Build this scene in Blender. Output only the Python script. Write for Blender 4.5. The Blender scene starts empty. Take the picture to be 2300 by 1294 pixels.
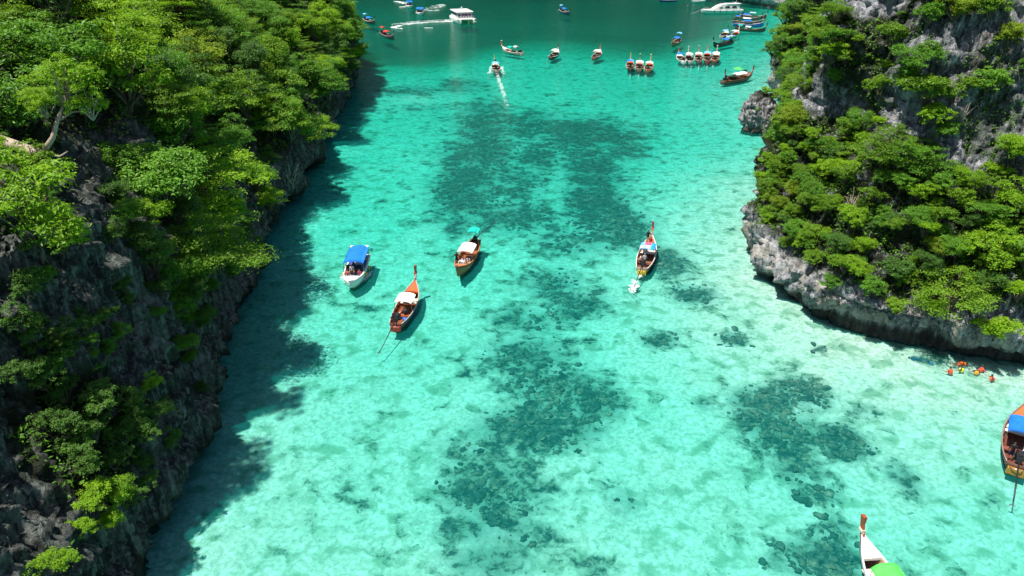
import bpy, bmesh, math, random
import numpy as np
from mathutils import Vector, Matrix, Quaternion
from mathutils.bvhtree import BVHTree

scene = bpy.context.scene
col = scene.collection
rad = math.radians

# ------------------------------------------------------------------ camera
CAM_H = 38.0                      # drone height above the water, metres
PITCH = rad(27.4)
FPX = 1642.0                      # focal length in pixels of the 2300 px wide photograph
cam_d = bpy.data.cameras.new('camera')
cam = bpy.data.objects.new('camera', cam_d)
col.objects.link(cam)
cam.location = (0, 0, CAM_H)
cam.rotation_euler = (rad(90) - PITCH, 0, 0)
cam_d.sensor_width = 36.0
cam_d.lens = 36.0 * FPX / 2300.0
cam_d.clip_start = 0.5
cam_d.clip_end = 5000.0
scene.camera = cam

# ------------------------------------------------------------------ light
SUN_EL = rad(71.0)
SUN_DIR = Vector((-0.93, -0.36, 0)).normalized() * math.cos(SUN_EL) + Vector((0, 0, math.sin(SUN_EL)))
world = bpy.data.worlds.new('World')
scene.world = world
world.use_nodes = True
wn = world.node_tree.nodes
wl = world.node_tree.links
wn.clear()
w_out = wn.new('ShaderNodeOutputWorld')
w_bg = wn.new('ShaderNodeBackground')
w_sky = wn.new('ShaderNodeTexSky')
w_sky.sky_type = 'NISHITA'
w_sky.sun_disc = False
w_sky.sun_elevation = SUN_EL
w_sky.sun_rotation = math.atan2(SUN_DIR.x, SUN_DIR.y)
w_bg.inputs['Strength'].default_value = 0.074
wl.new(w_sky.outputs['Color'], w_bg.inputs['Color'])
wl.new(w_bg.outputs['Background'], w_out.inputs['Surface'])

sun_d = bpy.data.lights.new('sun', 'SUN')
sun_d.energy = 5.0
sun_d.angle = rad(0.9)
sun_d.color = (1.0, 0.96, 0.88)
sun = bpy.data.objects.new('sun', sun_d)
col.objects.link(sun)
sun.location = (0, 0, 120)
sun.rotation_euler = (-SUN_DIR).to_track_quat('-Z', 'Y').to_euler()

scene.view_settings.view_transform = 'Standard'
scene.view_settings.look = 'None'
scene.view_settings.gamma = 1.0
scene.view_settings.exposure = 0.68
scene.view_settings.use_curve_mapping = False
scene.render.engine = 'CYCLES'
cy = scene.cycles
cy.max_bounces = 7
cy.diffuse_bounces = 3
cy.glossy_bounces = 2
cy.transmission_bounces = 3
cy.transparent_max_bounces = 24
cy.volume_bounces = 0
cy.caustics_reflective = False
cy.caustics_refractive = False
cy.sample_clamp_indirect = 3.0
cy.use_denoising = True

# ------------------------------------------------------------------ helpers
CP, SP = math.cos(PITCH), math.sin(PITCH)

def ray(px, py):
    """direction of sight through a pixel of the 2300 x 1294 photograph"""
    u, v = px - 1150.0, py - 647.0
    return Vector((u, FPX * CP - v * SP, -(FPX * SP + v * CP)))

def G(px, py, z=0.0):
    """the point at height z seen at a pixel"""
    d = ray(px, py)
    t = (CAM_H - z) / -d.z
    return Vector((d.x * t, d.y * t, z))

def project(p):
    d = Vector(p) - Vector((0, 0, CAM_H))
    f = d.y * CP - d.z * SP
    up = d.y * SP + d.z * CP
    return 1150 + FPX * d.x / f, 647 - FPX * up / f

def rng_hash(ix, iy, iz, seed):
    h = (ix.astype(np.uint32) * np.uint32(374761393) + iy.astype(np.uint32) * np.uint32(668265263)
         + iz.astype(np.uint32) * np.uint32(2246822519) + np.uint32((seed * 3266489917) & 0xffffffff))
    h = (h ^ (h >> np.uint32(13))) * np.uint32(1274126177)
    h = h ^ (h >> np.uint32(16))
    return h.astype(np.float32) / np.float32(4294967295.0)

def vnoise(P, seed=0):
    P = np.asarray(P, dtype=np.float32)
    i = np.floor(P).astype(np.int64)
    f = (P - i).astype(np.float32)
    w = f * f * f * (f * (f * 6 - 15) + 10)
    out = np.zeros(len(P), dtype=np.float32)
    for dx in (0, 1):
        wx = w[:, 0] if dx else 1 - w[:, 0]
        for dy in (0, 1):
            wy = w[:, 1] if dy else 1 - w[:, 1]
            for dz in (0, 1):
                wz = w[:, 2] if dz else 1 - w[:, 2]
                out += rng_hash(i[:, 0] + dx, i[:, 1] + dy, i[:, 2] + dz, seed) * wx * wy * wz
    return out * 2 - 1

def fbm(P, octaves=4, seed=0, gain=0.5):
    P = np.asarray(P, dtype=np.float32)
    a, s, o = 1.0, 0.0, np.zeros(len(P), dtype=np.float32)
    for k in range(octaves):
        o += a * vnoise(P * (2.03 ** k) + k * 17.3, seed + k)
        s += a
        a *= gain
    return o / s

def ridged(P, octaves=4, seed=0, gain=0.55):
    P = np.asarray(P, dtype=np.float32)
    a, s, o = 1.0, 0.0, np.zeros(len(P), dtype=np.float32)
    for k in range(octaves):
        o += a * (1 - np.abs(vnoise(P * (2.03 ** k) + k * 11.7, seed + k)) * 2)
        s += a
        a *= gain
    return o / s

def sstep(a, b, x):
    t = np.clip((x - a) / (b - a), 0, 1)
    return t * t * (3 - 2 * t)

def new_obj(name, mesh, parent=None, mats=None):
    o = bpy.data.objects.new(name, mesh)
    col.objects.link(o)
    if parent is not None:
        o.parent = parent
    if mats is not None:
        for m in (mats if isinstance(mats, (list, tuple)) else [mats]):
            mesh.materials.append(m)
    return o

def empty(name, loc=(0, 0, 0), rz=0.0):
    o = bpy.data.objects.new(name, None)
    col.objects.link(o)
    o.empty_display_size = 0.3
    o.location = loc
    o.rotation_euler = (0, 0, rz)
    return o

def tag(o, label=None, cat=None, group=None, kind=None):
    if label: o['label'] = label
    if cat: o['category'] = cat
    if group: o['group'] = group
    if kind: o['kind'] = kind
    return o

class MB:
    """collects simple shapes into one mesh"""
    def __init__(self):
        self.v, self.f, self.m, self.s = [], [], [], []
    def add(self, verts, faces, mi=0, smooth=False):
        b = len(self.v)
        self.v += [tuple(p) for p in verts]
        self.f += [tuple(i + b for i in f) for f in faces]
        self.m += [mi] * len(faces)
        self.s += [smooth] * len(faces)
    def box(self, c, size, mi=0, rot=None, taper=1.0):
        hx, hy, hz = size[0] / 2, size[1] / 2, size[2] / 2
        vs = []
        for z in (-1, 1):
            k = taper if z > 0 else 1
            for x, y in ((-1, -1), (1, -1), (1, 1), (-1, 1)):
                p = Vector((x * hx * k, y * hy * k, z * hz))
                if rot is not None: p = rot @ p
                vs.append(p + Vector(c))
        self.add(vs, [(3, 2, 1, 0), (4, 5, 6, 7), (0, 1, 5, 4), (1, 2, 6, 5), (2, 3, 7, 6), (3, 0, 4, 7)], mi)
    def tube(self, pts, radii, n=8, mi=0, cap=True, flat=None):
        pts = [Vector(p) for p in pts]
        if not isinstance(radii, (list, tuple)): radii = [radii] * len(pts)
        vs, fs = [], []
        ref = None
        for i, p in enumerate(pts):
            t = (pts[min(i + 1, len(pts) - 1)] - pts[max(i - 1, 0)])
            if t.length < 1e-9: t = Vector((0, 0, 1))
            t.normalize()
            if ref is None:
                ref = Vector((0, 0, 1)) if abs(t.z) < 0.9 else Vector((1, 0, 0))
            a = t.cross(ref)
            if a.length < 1e-6: a = t.cross(Vector((0, 1, 0)))
            a.normalize(); b = a.cross(t); ref = b
            for k in range(n):
                an = 2 * math.pi * k / n
                vs.append(p + (a * math.cos(an) + b * math.sin(an) * (flat or 1)) * radii[i])
        for i in range(len(pts) - 1):
            for k in range(n):
                k2 = (k + 1) % n
                fs.append((i * n + k, i * n + k2, (i + 1) * n + k2, (i + 1) * n + k))
        if cap:
            fs.append(tuple(reversed(range(n))))
            fs.append(tuple((len(pts) - 1) * n + k for k in range(n)))
        self.add(vs, fs, mi, True)
    def blob(self, c, r, mi=0, seg=8, ring=6, rot=None):
        if not isinstance(r, (tuple, list)): r = (r, r, r)
        vs = [Vector((0, 0, r[2]))]
        for i in range(1, ring):
            th = math.pi * i / ring
            for k in range(seg):
                ph = 2 * math.pi * k / seg
                vs.append(Vector((r[0] * math.sin(th) * math.cos(ph), r[1] * math.sin(th) * math.sin(ph), r[2] * math.cos(th))))
        vs.append(Vector((0, 0, -r[2])))
        fs = []
        for k in range(seg):
            fs.append((0, 1 + k, 1 + (k + 1) % seg))
        for i in range(ring - 2):
            for k in range(seg):
                a = 1 + i * seg; b = a + seg; k2 = (k + 1) % seg
                fs.append((a + k, b + k, b + k2, a + k2))
        last = len(vs) - 1; a = 1 + (ring - 2) * seg
        for k in range(seg):
            fs.append((last, a + (k + 1) % seg, a + k))
        if rot is not None: vs = [rot @ v for v in vs]
        self.add([v + Vector(c) for v in vs], fs, mi, True)
    def mesh(self, name):
        me = bpy.data.meshes.new(name)
        me.from_pydata([tuple(p) for p in self.v], [], self.f)
        me.polygons.foreach_set('material_index', self.m)
        me.polygons.foreach_set('use_smooth', self.s)
        me.update()
        return me
    def build(self, name, mats, parent=None):
        return new_obj(name, self.mesh(name), parent, mats)

def np_mesh(name, V, F, smooth=True):
    """fast mesh from arrays; F is (n,3) or (n,4)"""
    me = bpy.data.meshes.new(name)
    V = np.ascontiguousarray(V, dtype=np.float32); F = np.ascontiguousarray(F, dtype=np.int32)
    k = F.shape[1]
    me.vertices.add(len(V)); me.vertices.foreach_set('co', V.ravel())
    me.loops.add(F.size); me.loops.foreach_set('vertex_index', F.ravel())
    me.polygons.add(len(F))
    me.polygons.foreach_set('loop_start', np.arange(0, F.size, k, dtype=np.int32))
    me.polygons.foreach_set('use_smooth', np.full(len(F), smooth, dtype=bool))
    me.update(calc_edges=True)
    return me

def set_attr(me, name, vals):
    a = me.attributes.new(name, 'FLOAT', 'POINT')
    a.data.foreach_set('value', np.ascontiguousarray(vals, dtype=np.float32))

# ------------------------------------------------------------------ materials
class NT:
    def __init__(self, name):
        self.mat = bpy.data.materials.new(name)
        self.mat.use_nodes = True
        self.t = self.mat.node_tree
        self.t.nodes.clear()
        self.out = self.n('ShaderNodeOutputMaterial')
    def n(self, kind, **kw):
        nd = self.t.nodes.new(kind)
        for k, v in kw.items(): setattr(nd, k, v)
        return nd
    def link(self, a, b): self.t.links.new(a, b)
    def put(self, sock, val):
        if hasattr(val, 'is_output') or isinstance(val, bpy.types.NodeSocket): self.link(val, sock)
        else: sock.default_value = val
    def noise(self, vec, scale, detail=3.0, rough=0.55, distort=0.0):
        nd = self.n('ShaderNodeTexNoise')
        if vec is not None: self.link(vec, nd.inputs['Vector'])
        nd.inputs['Scale'].default_value = scale
        nd.inputs['Detail'].default_value = detail
        nd.inputs['Roughness'].default_value = rough
        nd.inputs['Distortion'].default_value = distort
        return nd.outputs[0]
    def voronoi(self, vec, scale, feature='F1'):
        nd = self.n('ShaderNodeTexVoronoi', feature=feature)
        if vec is not None: self.link(vec, nd.inputs['Vector'])
        nd.inputs['Scale'].default_value = scale
        return nd.outputs[0]
    def mapping(self, vec, scale):
        nd = self.n('ShaderNodeMapping')
        self.link(vec, nd.inputs['Vector'])
        nd.inputs['Scale'].default_value = scale
        return nd.outputs[0]
    def ramp(self, fac, stops, interp='LINEAR'):
        nd = self.n('ShaderNodeValToRGB')
        nd.color_ramp.interpolation = interp
        els = nd.color_ramp.elements
        while len(els) < len(stops): els.new(0.5)
        for e, (p, c) in zip(els, stops):
            e.position = p
            e.color = (*c, 1) if len(c) == 3 else c
        self.put(nd.inputs['Fac'], fac)
        return nd.outputs['Color']
    def math(self, op, a, b=0.0, clamp=False):
        nd = self.n('ShaderNodeMath', operation=op, use_clamp=clamp)
        self.put(nd.inputs[0], a)
        self.put(nd.inputs[1], b)
        return nd.outputs[0]
    def mapr(self, val, a, b, c=0.0, d=1.0):
        nd = self.n('ShaderNodeMapRange')
        nd.interpolation_type = 'SMOOTHSTEP'
        self.put(nd.inputs['Value'], val)
        for k, x in zip(('From Min', 'From Max', 'To Min', 'To Max'), (a, b, c, d)): nd.inputs[k].default_value = x
        return nd.outputs['Result']
    def mix(self, fac, a, b, blend='MIX'):
        nd = self.n('ShaderNodeMix', data_type='RGBA', blend_type=blend)
        self.put(nd.inputs[0], fac)
        self.put(nd.inputs[6], a if not isinstance(a, tuple) else (*a[:3], 1))
        self.put(nd.inputs[7], b if not isinstance(b, tuple) else (*b[:3], 1))
        return nd.outputs[2]
    def attr(self, name):
        return self.n('ShaderNodeAttribute', attribute_name=name).outputs['Fac']
    def coords(self, which='Object'):
        return self.n('ShaderNodeTexCoord').outputs[which]
    def bump(self, h, strength=0.5, dist=0.1, normal=None):
        nd = self.n('ShaderNodeBump')
        nd.inputs['Strength'].default_value = strength
        nd.inputs['Distance'].default_value = dist
        self.link(h, nd.inputs['Height'])
        if normal is not None: self.link(normal, nd.inputs['Normal'])
        return nd.outputs[0]
    def principled(self, color, rough=0.6, spec=0.4, normal=None, metallic=0.0):
        nd = self.n('ShaderNodeBsdfPrincipled')
        self.put(nd.inputs['Base Color'], color if not isinstance(color, tuple) else (*color[:3], 1))
        self.put(nd.inputs['Roughness'], rough)
        nd.inputs['Specular IOR Level'].default_value = spec
        nd.inputs['Metallic'].default_value = metallic
        if normal is not None: self.link(normal, nd.inputs['Normal'])
        return nd.outputs[0]
    def done(self, sh):
        self.link(sh, self.out.inputs['Surface'])
        return self.mat

_paint = {}
def paint(color, rough=0.45, var=0.25, scale=3.0, grain=False, metallic=0.0, spec=0.4):
    key = (tuple(round(c, 3) for c in color), rough, var, scale, grain, metallic)
    if key in _paint: return _paint[key]
    t = NT('paint_%d' % len(_paint))
    co = t.coords('Object')
    if grain: v = t.mapping(co, (0.6, 9, 9))
    else: v = co
    n = t.noise(v, scale, 4.0, 0.6)
    n2 = t.noise(co, scale * 7, 3.0, 0.6)
    f = t.math('ADD', t.math('MULTIPLY', n, 0.7), t.math('MULTIPLY', n2, 0.3))
    lo = tuple(c * (1 - var) for c in color); hi = tuple(min(1, c * (1 + var * 0.5)) for c in color)
    c = t.ramp(f, [(0.3, lo), (0.62, hi)])
    m = t.done(t.principled(c, rough, spec, t.bump(n2, 0.15, 0.01), metallic))
    _paint[key] = m
    return m

def rock_mat(name, tint, light, wet_top=1.4, cream=0.0, rust=0.55, green=(0.022, 0.030, 0.012)):
    t = NT(name)
    co = t.coords('Object')
    vert = t.mapping(co, (1.0, 1.0, 0.22))
    big = t.noise(co, 0.10, 4, 0.6)
    streak = t.noise(vert, 0.9, 5, 0.65, 0.6)
    fine = t.noise(co, 2.6, 6, 0.7)
    speck = t.noise(co, 9.0, 4, 0.7)
    base = t.ramp(fine, [(0.28, tuple(c * 0.42 for c in tint)), (0.48, tint), (0.70, light)])
    base = t.mix(t.mapr(streak, 0.50, 0.66), base, tuple(c * 0.34 for c in tint))        # dark weather streaks
    base = t.mix(t.mapr(big, 0.50, 0.66, 0, 0.55), base, light)
    ochre = t.noise(t.mapping(co, (0.5, 0.5, 0.2)), 0.55, 4, 0.6, 0.4)
    base = t.mix(t.mapr(ochre, 0.60, 0.72, 0, rust), base, (0.30, 0.17, 0.085))
    base = t.mix(t.mapr(speck, 0.58, 0.72, 0, 0.5), base, tuple(min(0.6, c * 1.5) for c in light))
    drip = t.noise(t.mapping(co, (1.0, 1.0, 0.12)), 2.4, 4, 0.6, 0.3)
    base = t.mix(t.mapr(drip, 0.53, 0.62, 0, 0.75), base, tuple(min(0.6, c * 1.25) for c in light))      # pale lime drips
    base = t.mix(t.mapr(drip, 0.47, 0.38, 0, 0.8), base, tuple(c * 0.3 for c in tint))
    sep = t.n('ShaderNodeSeparateXYZ')
    t.link(co, sep.inputs[0])
    if cream:
        low = t.math('MULTIPLY', t.mapr(sep.outputs[2], 1.2, 2.0), t.mapr(sep.outputs[2], 5.2, 3.6))
        base = t.mix(t.math('MULTIPLY', low, t.mapr(t.noise(co, 0.55, 4, 0.6), 0.46, 0.56, 0, cream)), base, (0.56, 0.49, 0.40))
    wet = t.math('ADD', sep.outputs[2], t.math('MULTIPLY', fine, -1.0))
    base = t.mix(t.mapr(wet, wet_top - 1.0, wet_top - 0.3, 0.85, 0.0), base, (0.055, 0.046, 0.032))   # tide band
    moss = t.noise(co, 0.8, 5, 0.7)
    base = t.mix(t.math('MULTIPLY', t.attr('veg'), t.mapr(moss, 0.30, 0.5)), base, green)
    h = t.math('ADD', t.math('MULTIPLY', fine, 0.8), t.math('ADD', t.math('MULTIPLY', speck, 0.3), t.math('MULTIPLY', streak, 0.6)))
    nrm = t.bump(h, 1.0, 0.6)
    return t.done(t.principled(base, 0.9, 0.2, nrm))

def leaf_mat(name, dark, mid, bright, trans=0.35):
    t = NT(name)
    oi = t.n('ShaderNodeObjectInfo')
    f = t.math('ADD', t.math('MULTIPLY', t.attr('rnd'), 0.75), t.math('MULTIPLY', oi.outputs['Random'], 0.3))
    c = t.ramp(f, [(0.0, dark), (0.45, mid), (0.95, bright)])
    tr = t.n('ShaderNodeBsdfTranslucent')
    t.link(t.mix(0.5, c, (bright[0] * 1.1, bright[1] * 1.15, bright[2] * 0.6)), tr.inputs['Color'])
    mx = t.n('ShaderNodeMixShader')
    mx.inputs[0].default_value = trans
    t.link(t.principled(c, 0.5, 0.35), mx.inputs[1])
    t.link(tr.outputs[0], mx.inputs[2])
    return t.done(mx.outputs[0])

def bark_mat(name, a, b):
    t = NT(name)
    co = t.coords('Object')
    n = t.noise(t.mapping(co, (3, 3, 1)), 3.0, 5, 0.65)
    return t.done(t.principled(t.ramp(n, [(0.3, a), (0.65, b)]), 0.85, 0.2, t.bump(n, 0.6, 0.05)))

LEAF = {
    'bright': leaf_mat('foliage_bright', (0.080, 0.18, 0.006), (0.185, 0.36, 0.008), (0.31, 0.50, 0.014), 0.42),
    'mid': leaf_mat('foliage_mid', (0.038, 0.110, 0.010), (0.095, 0.245, 0.015), (0.18, 0.38, 0.026), 0.38),
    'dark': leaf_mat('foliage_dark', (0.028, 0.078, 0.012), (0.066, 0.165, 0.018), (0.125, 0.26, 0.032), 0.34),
    'olive': leaf_mat('foliage_olive', (0.054, 0.115, 0.008), (0.132, 0.262, 0.012), (0.235, 0.405, 0.018), 0.40),
    'gold': leaf_mat('foliage_gold', (0.085, 0.14, 0.008), (0.185, 0.29, 0.012), (0.29, 0.39, 0.020), 0.4),
}
BARK = bark_mat('bark_brown', (0.05, 0.035, 0.025), (0.16, 0.12, 0.09))
BARK_PALE = bark_mat('bark_pale', (0.22, 0.15, 0.11), (0.50, 0.40, 0.33))
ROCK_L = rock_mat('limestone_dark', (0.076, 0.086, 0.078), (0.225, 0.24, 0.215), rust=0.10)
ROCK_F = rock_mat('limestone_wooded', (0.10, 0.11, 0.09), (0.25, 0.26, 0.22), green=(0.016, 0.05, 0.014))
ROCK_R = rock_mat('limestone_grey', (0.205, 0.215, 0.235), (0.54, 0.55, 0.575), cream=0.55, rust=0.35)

# ------------------------------------------------------------------ the lie of the land
U = CAM_H / 30.0
# each section: shoreline x, y, direction inland, profile of (distance inland, height)
P_SLAB = [(0.8, -4), (0.1, -0.2), (0.5, 1.2), (0.8, 4), (2.6, 8), (4.4, 11), (6.2, 15), (8.5, 18), (13, 22), (24, 32), (48, 50)]
P_WALL = [(1.0, -4), (0.5, -0.2), (-0.5, 1.3), (0.3, 4), (1.8, 8.5), (3.2, 13), (4.4, 16), (6.6, 18.5), (12, 22.5), (24, 33), (48, 52)]
P_MIDL = [(1.0, -4), (0.6, -0.2), (-0.6, 1.6), (-0.2, 4), (1.2, 7), (2.8, 10), (5.0, 12.5), (8, 15.5), (14, 21), (25, 31), (48, 50)]
P_FARL = [(1.0, -4), (0.6, -0.2), (-0.5, 1.5), (-0.2, 3.5), (0.6, 5.5), (2.0, 8), (4.0, 10.5), (7.5, 14), (14, 20), (25, 31), (48, 50)]
P_CAPE = [(1.0, -4), (0.6, -0.2), (-0.6, 1.5), (-0.3, 3.5), (0.0, 6), (0.8, 9), (2.2, 12), (5, 16), (11, 22), (24, 33), (48, 52)]
LEFT = [
    (-14.5, 6, -1, -.05, P_SLAB), (-16.9, 16, -1, 0, P_SLAB), (-18.4, 22, -1, 0, P_SLAB), (-19.3, 26.5, -1, 0, P_SLAB),
    (-20.0, 32, -1, .05, P_WALL), (-20.3, 38, -1, .05, P_WALL), (-21.3, 43, -1, 0, P_WALL), (-22.6, 47.5, -1, 0, P_WALL),
    (-22.6, 52, -1, .05, P_WALL), (-23.3, 57.6, -1, 0, P_WALL), (-25.5, 68, -1, 0, P_MIDL), (-27.0, 85, -1, 0, P_MIDL),
    (-27.3, 97, -1, 0, P_FARL), (-28.3, 112, -1, 0, P_FARL), (-29.0, 128, -1, 0, P_FARL), (-30.2, 143, -1, 0, P_CAPE),
    (-31.5, 150, -1, -.05, P_CAPE), (-37, 165, -1, -.1, P_CAPE), (-50, 200, -1, -.2, P_FARL), (-72, 250, -1, -.2, P_FARL),
    (-92, 300, -1, -.2, P_FARL), (-110, 350, -1, -.2, P_FARL)]
Q_NEAR = [(1.2, -4), (1.0, -0.2), (0.9, 0.8), (-0.1, 1.9), (-0.3, 3.1), (0.9, 4.4), (4.2, 9.0), (7.6, 13.2), (8.8, 16), (12.4, 24), (18, 32), (30, 42)]
Q_SIDE = [(1.2, -4), (1.0, -0.2), (0.8, 0.9), (-0.1, 2.4), (-0.2, 4.2), (0.5, 6.0), (1.6, 9.0), (3.0, 13.0), (4.6, 17), (7.5, 24), (14, 32), (26, 42)]
Q_FLAT = [(1.2, -4), (0.8, -0.2), (0.4, 1.0), (-0.1, 2.6), (0.0, 5.0), (0.5, 8.0), (1.2, 11.0), (2.2, 14.0), (3.6, 18), (7.0, 25), (14, 33), (26, 42)]
RIGHT = [
    (80, 40, 0, 1, Q_NEAR), (58, 43, .05, 1, Q_NEAR), (46, 44.6, .1, 1, Q_NEAR), (37.4, 45.2, .15, 1, Q_NEAR), (32.8, 46.6, .28, .96, Q_NEAR), (29, 48, .4, .92, Q_NEAR),
    (26.2, 50, .52, .86, Q_NEAR), (24.3, 54.0, .72, .68, Q_NEAR), (23.5, 60, .92, .40, Q_NEAR), (24.2, 66, 1, .14, Q_SIDE),
    (25.6, 71, 1, 0, Q_SIDE), (31, 82, 1, -.1, Q_FLAT), (43, 102, 1, -.1, Q_FLAT), (47.6, 128, 1, 0, Q_FLAT),
    (49.3, 139, 1, 0, Q_FLAT), (62, 168, 1, 0, Q_FLAT), (82, 215, 1, 0, Q_FLAT), (91, 247, 1, .1, Q_FLAT),
    (86, 272, .9, .4, Q_FLAT), (78, 296, .6, .8, Q_FLAT), (62, 316, .4, .9, Q_FLAT)]
W_FAR = [(1, -4), (0.6, -0.2), (0, 2), (1, 8), (2, 16), (4, 26), (8, 40), (14, 56), (30, 80), (60, 100)]
FAR = [(66, 312, .2, 1, W_FAR), (30, 322, 0, 1, W_FAR), (0, 326, 0, 1, W_FAR), (-40, 324, 0, 1, W_FAR), (-90, 318, 0, 1, W_FAR), (-150, 300, -.3, 1, W_FAR)]

def scaled(secs):
    return [(x * U, y * U, dx, dy, [(d * U, z * U) for d, z in prof]) for x, y, dx, dy, prof in secs]

def poly_dist(X, Y, pts):
    best = np.full(X.shape, 1e9, dtype=np.float32)
    for (ax, ay), (bx, by) in zip(pts[:-1], pts[1:]):
        dx, dy = bx - ax, by - ay
        t = np.clip(((X - ax) * dx + (Y - ay) * dy) / (dx * dx + dy * dy), 0, 1)
        best = np.minimum(best, np.hypot(X - ax - t * dx, Y - ay - t * dy))
    return best

def catmull(A, t):
    """A: (n, ...) control values, t in [0, n-1]"""
    n = len(A)
    i = np.clip(np.floor(t).astype(int), 0, n - 2)
    f = (t - i).reshape((-1,) + (1,) * (A.ndim - 1))
    p0, p1, p2, p3 = A[np.clip(i - 1, 0, n - 1)], A[i], A[i + 1], A[np.clip(i + 2, 0, n - 1)]
    m1, m2 = (p2 - p0) * 0.4, (p3 - p1) * 0.4
    f2, f3 = f * f, f * f * f
    return (2 * f3 - 3 * f2 + 1) * p1 + (f3 - 2 * f2 + f) * m1 + (-2 * f3 + 3 * f2) * p2 + (f3 - f2) * m2

def loft(secs, res, rmin, dt, seed, rough=1.0):
    A = []
    for x, y, dx, dy, prof in secs:
        l = math.hypot(dx, dy)
        A.append([(x + dx / l * d, y + dy / l * d, z) for d, z in prof])
    A = np.array(A, dtype=np.float64)
    # sample along the shore, finer when nearer to the viewer
    ts, t = [], 0.0
    base = A[:, 1, :2]
    while t < len(A) - 1:
        ts.append(t)
        i = min(int(t), len(A) - 2)
        seg = np.hypot(*(base[i + 1] - base[i]))
        p = base[i] + (base[i + 1] - base[i]) * (t - i)
        step = max(rmin, res * math.hypot(p[0], p[1]))
        t += step / seg
    ts.append(len(A) - 1.0)
    C = catmull(A, np.array(ts))                       # (ns, K, 3)
    K = C.shape[1]
    # sample up the profile
    us = []
    L = np.hypot(np.linalg.norm(np.diff(A.mean(0), axis=0), axis=1), 0.01)
    for k in range(K - 1):
        d = dt * (1 if k < K - 3 else 2.2 if k == K - 3 else 5)
        n = max(2, int(L[k] / d))
        us += list(k + np.arange(n) / n)
    us.append(K - 1.0)
    us = np.array(us)
    S = catmull(np.swapaxes(C, 0, 1), us)              # (nt, ns, 3)
    S = np.swapaxes(S, 0, 1)                           # (ns, nt, 3)
    ns, nt = S.shape[:2]
    du = np.gradient(S, axis=0); dv = np.gradient(S, axis=1)
    N = np.cross(dv, du)
    N /= np.linalg.norm(N, axis=2, keepdims=True) + 1e-9
    P = S.reshape(-1, 3); Nf = N.reshape(-1, 3)
    return P, Nf, ns, nt, us

def grid_faces(ns, nt, flip=False):
    i, j = np.meshgrid(np.arange(ns - 1), np.arange(nt - 1), indexing='ij')
    a = (i * nt + j).ravel(); b = ((i + 1) * nt + j).ravel(); c = ((i + 1) * nt + j + 1).ravel(); d = (i * nt + j + 1).ravel()
    F = np.stack([a, b, c, d] if not flip else [d, c, b, a], axis=1)
    return F

def craggy(P, N, seed, amp=1.0, tall=1.0):
    Pf = P.astype(np.float32)
    warp = np.stack([fbm(Pf * 0.25, 2, seed + 50), fbm(Pf * 0.25 + 9, 2, seed + 51), fbm(Pf * 0.25 + 21, 2, seed + 52)], 1) * 1.1
    Q = Pf + warp
    steep = 1 - np.clip(np.abs(N[:, 2]), 0, 1) ** 2
    big = fbm(Q * np.float32(0.075), 3, seed) * 2.2
    crag = ridged(Q * np.array([0.30, 0.30, 0.11 * tall], np.float32), 4, seed + 5) * 1.15
    flute = ridged(Q * np.array([0.95, 0.95, 0.26 * tall], np.float32), 3, seed + 9) * 0.42
    bed = vnoise(np.stack([Q[:, 0] * 0.08, Q[:, 1] * 0.08, Q[:, 2] * 0.55 + fbm(Pf * 0.1, 2, seed + 3) * 2], 1), seed + 12)
    bed = np.sign(bed) * np.abs(bed) ** 0.6 * 0.38
    block = np.floor(fbm(Q * np.array([0.42, 0.42, 0.30], np.float32), 2, seed + 31) * 4.5) / 4.5 * 1.0
    rub = fbm(Pf * np.float32(1.7), 4, seed + 20, 0.6) * 0.42
    rub2 = ridged(Pf * np.float32(3.1), 2, seed + 24) * 0.13
    groove = -np.maximum(0, 1 - np.abs(vnoise(Q * np.array([0.55, 0.55, 0.10], np.float32), seed + 40)) * 8) * 0.75
    groove -= np.maximum(0, 1 - np.abs(vnoise(Q * np.array([1.3, 1.3, 0.25], np.float32), seed + 41)) * 6) * 0.35
    groove -= np.maximum(0, 1 - np.abs(vnoise(Q * np.array([0.16, 0.16, 0.42], np.float32), seed + 42)) * 10) * 0.55
    d = big + (crag + flute * (1.5 if tall > .9 else 2.6) + bed * (1 if tall > .9 else .5) + block * 1.25 + groove) * (0.35 + 0.65 * steep) + rub * (1.2 if tall > .9 else .8) + rub2 * 1.4
    return P + N * (d * amp)[:, None]

def make_cliff(name, secs, res, rmin, dt, seed, mat, label, veg_fn, flip, tall=1.0):
    P, N, ns, nt, us = loft(secs, res, rmin, dt, seed)
    if not flip: N = -N
    damp = 0.4 + 0.6 * sstep(0.0, 1.6, np.abs(P[:, 2]))
    D = craggy(P, N, seed, 1.0, tall) - P
    Vv = P + D * damp[:, None]
    veg = veg_fn(Vv).astype(np.float32)
    me = np_mesh(name, Vv, grid_faces(ns, nt, flip))
    set_attr(me, 'veg', veg)
    o = new_obj(name, me, None, mat)
    tag(o, label, 'cliff', kind='structure')
    return o, Vv, veg, N, (ns, nt)

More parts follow.
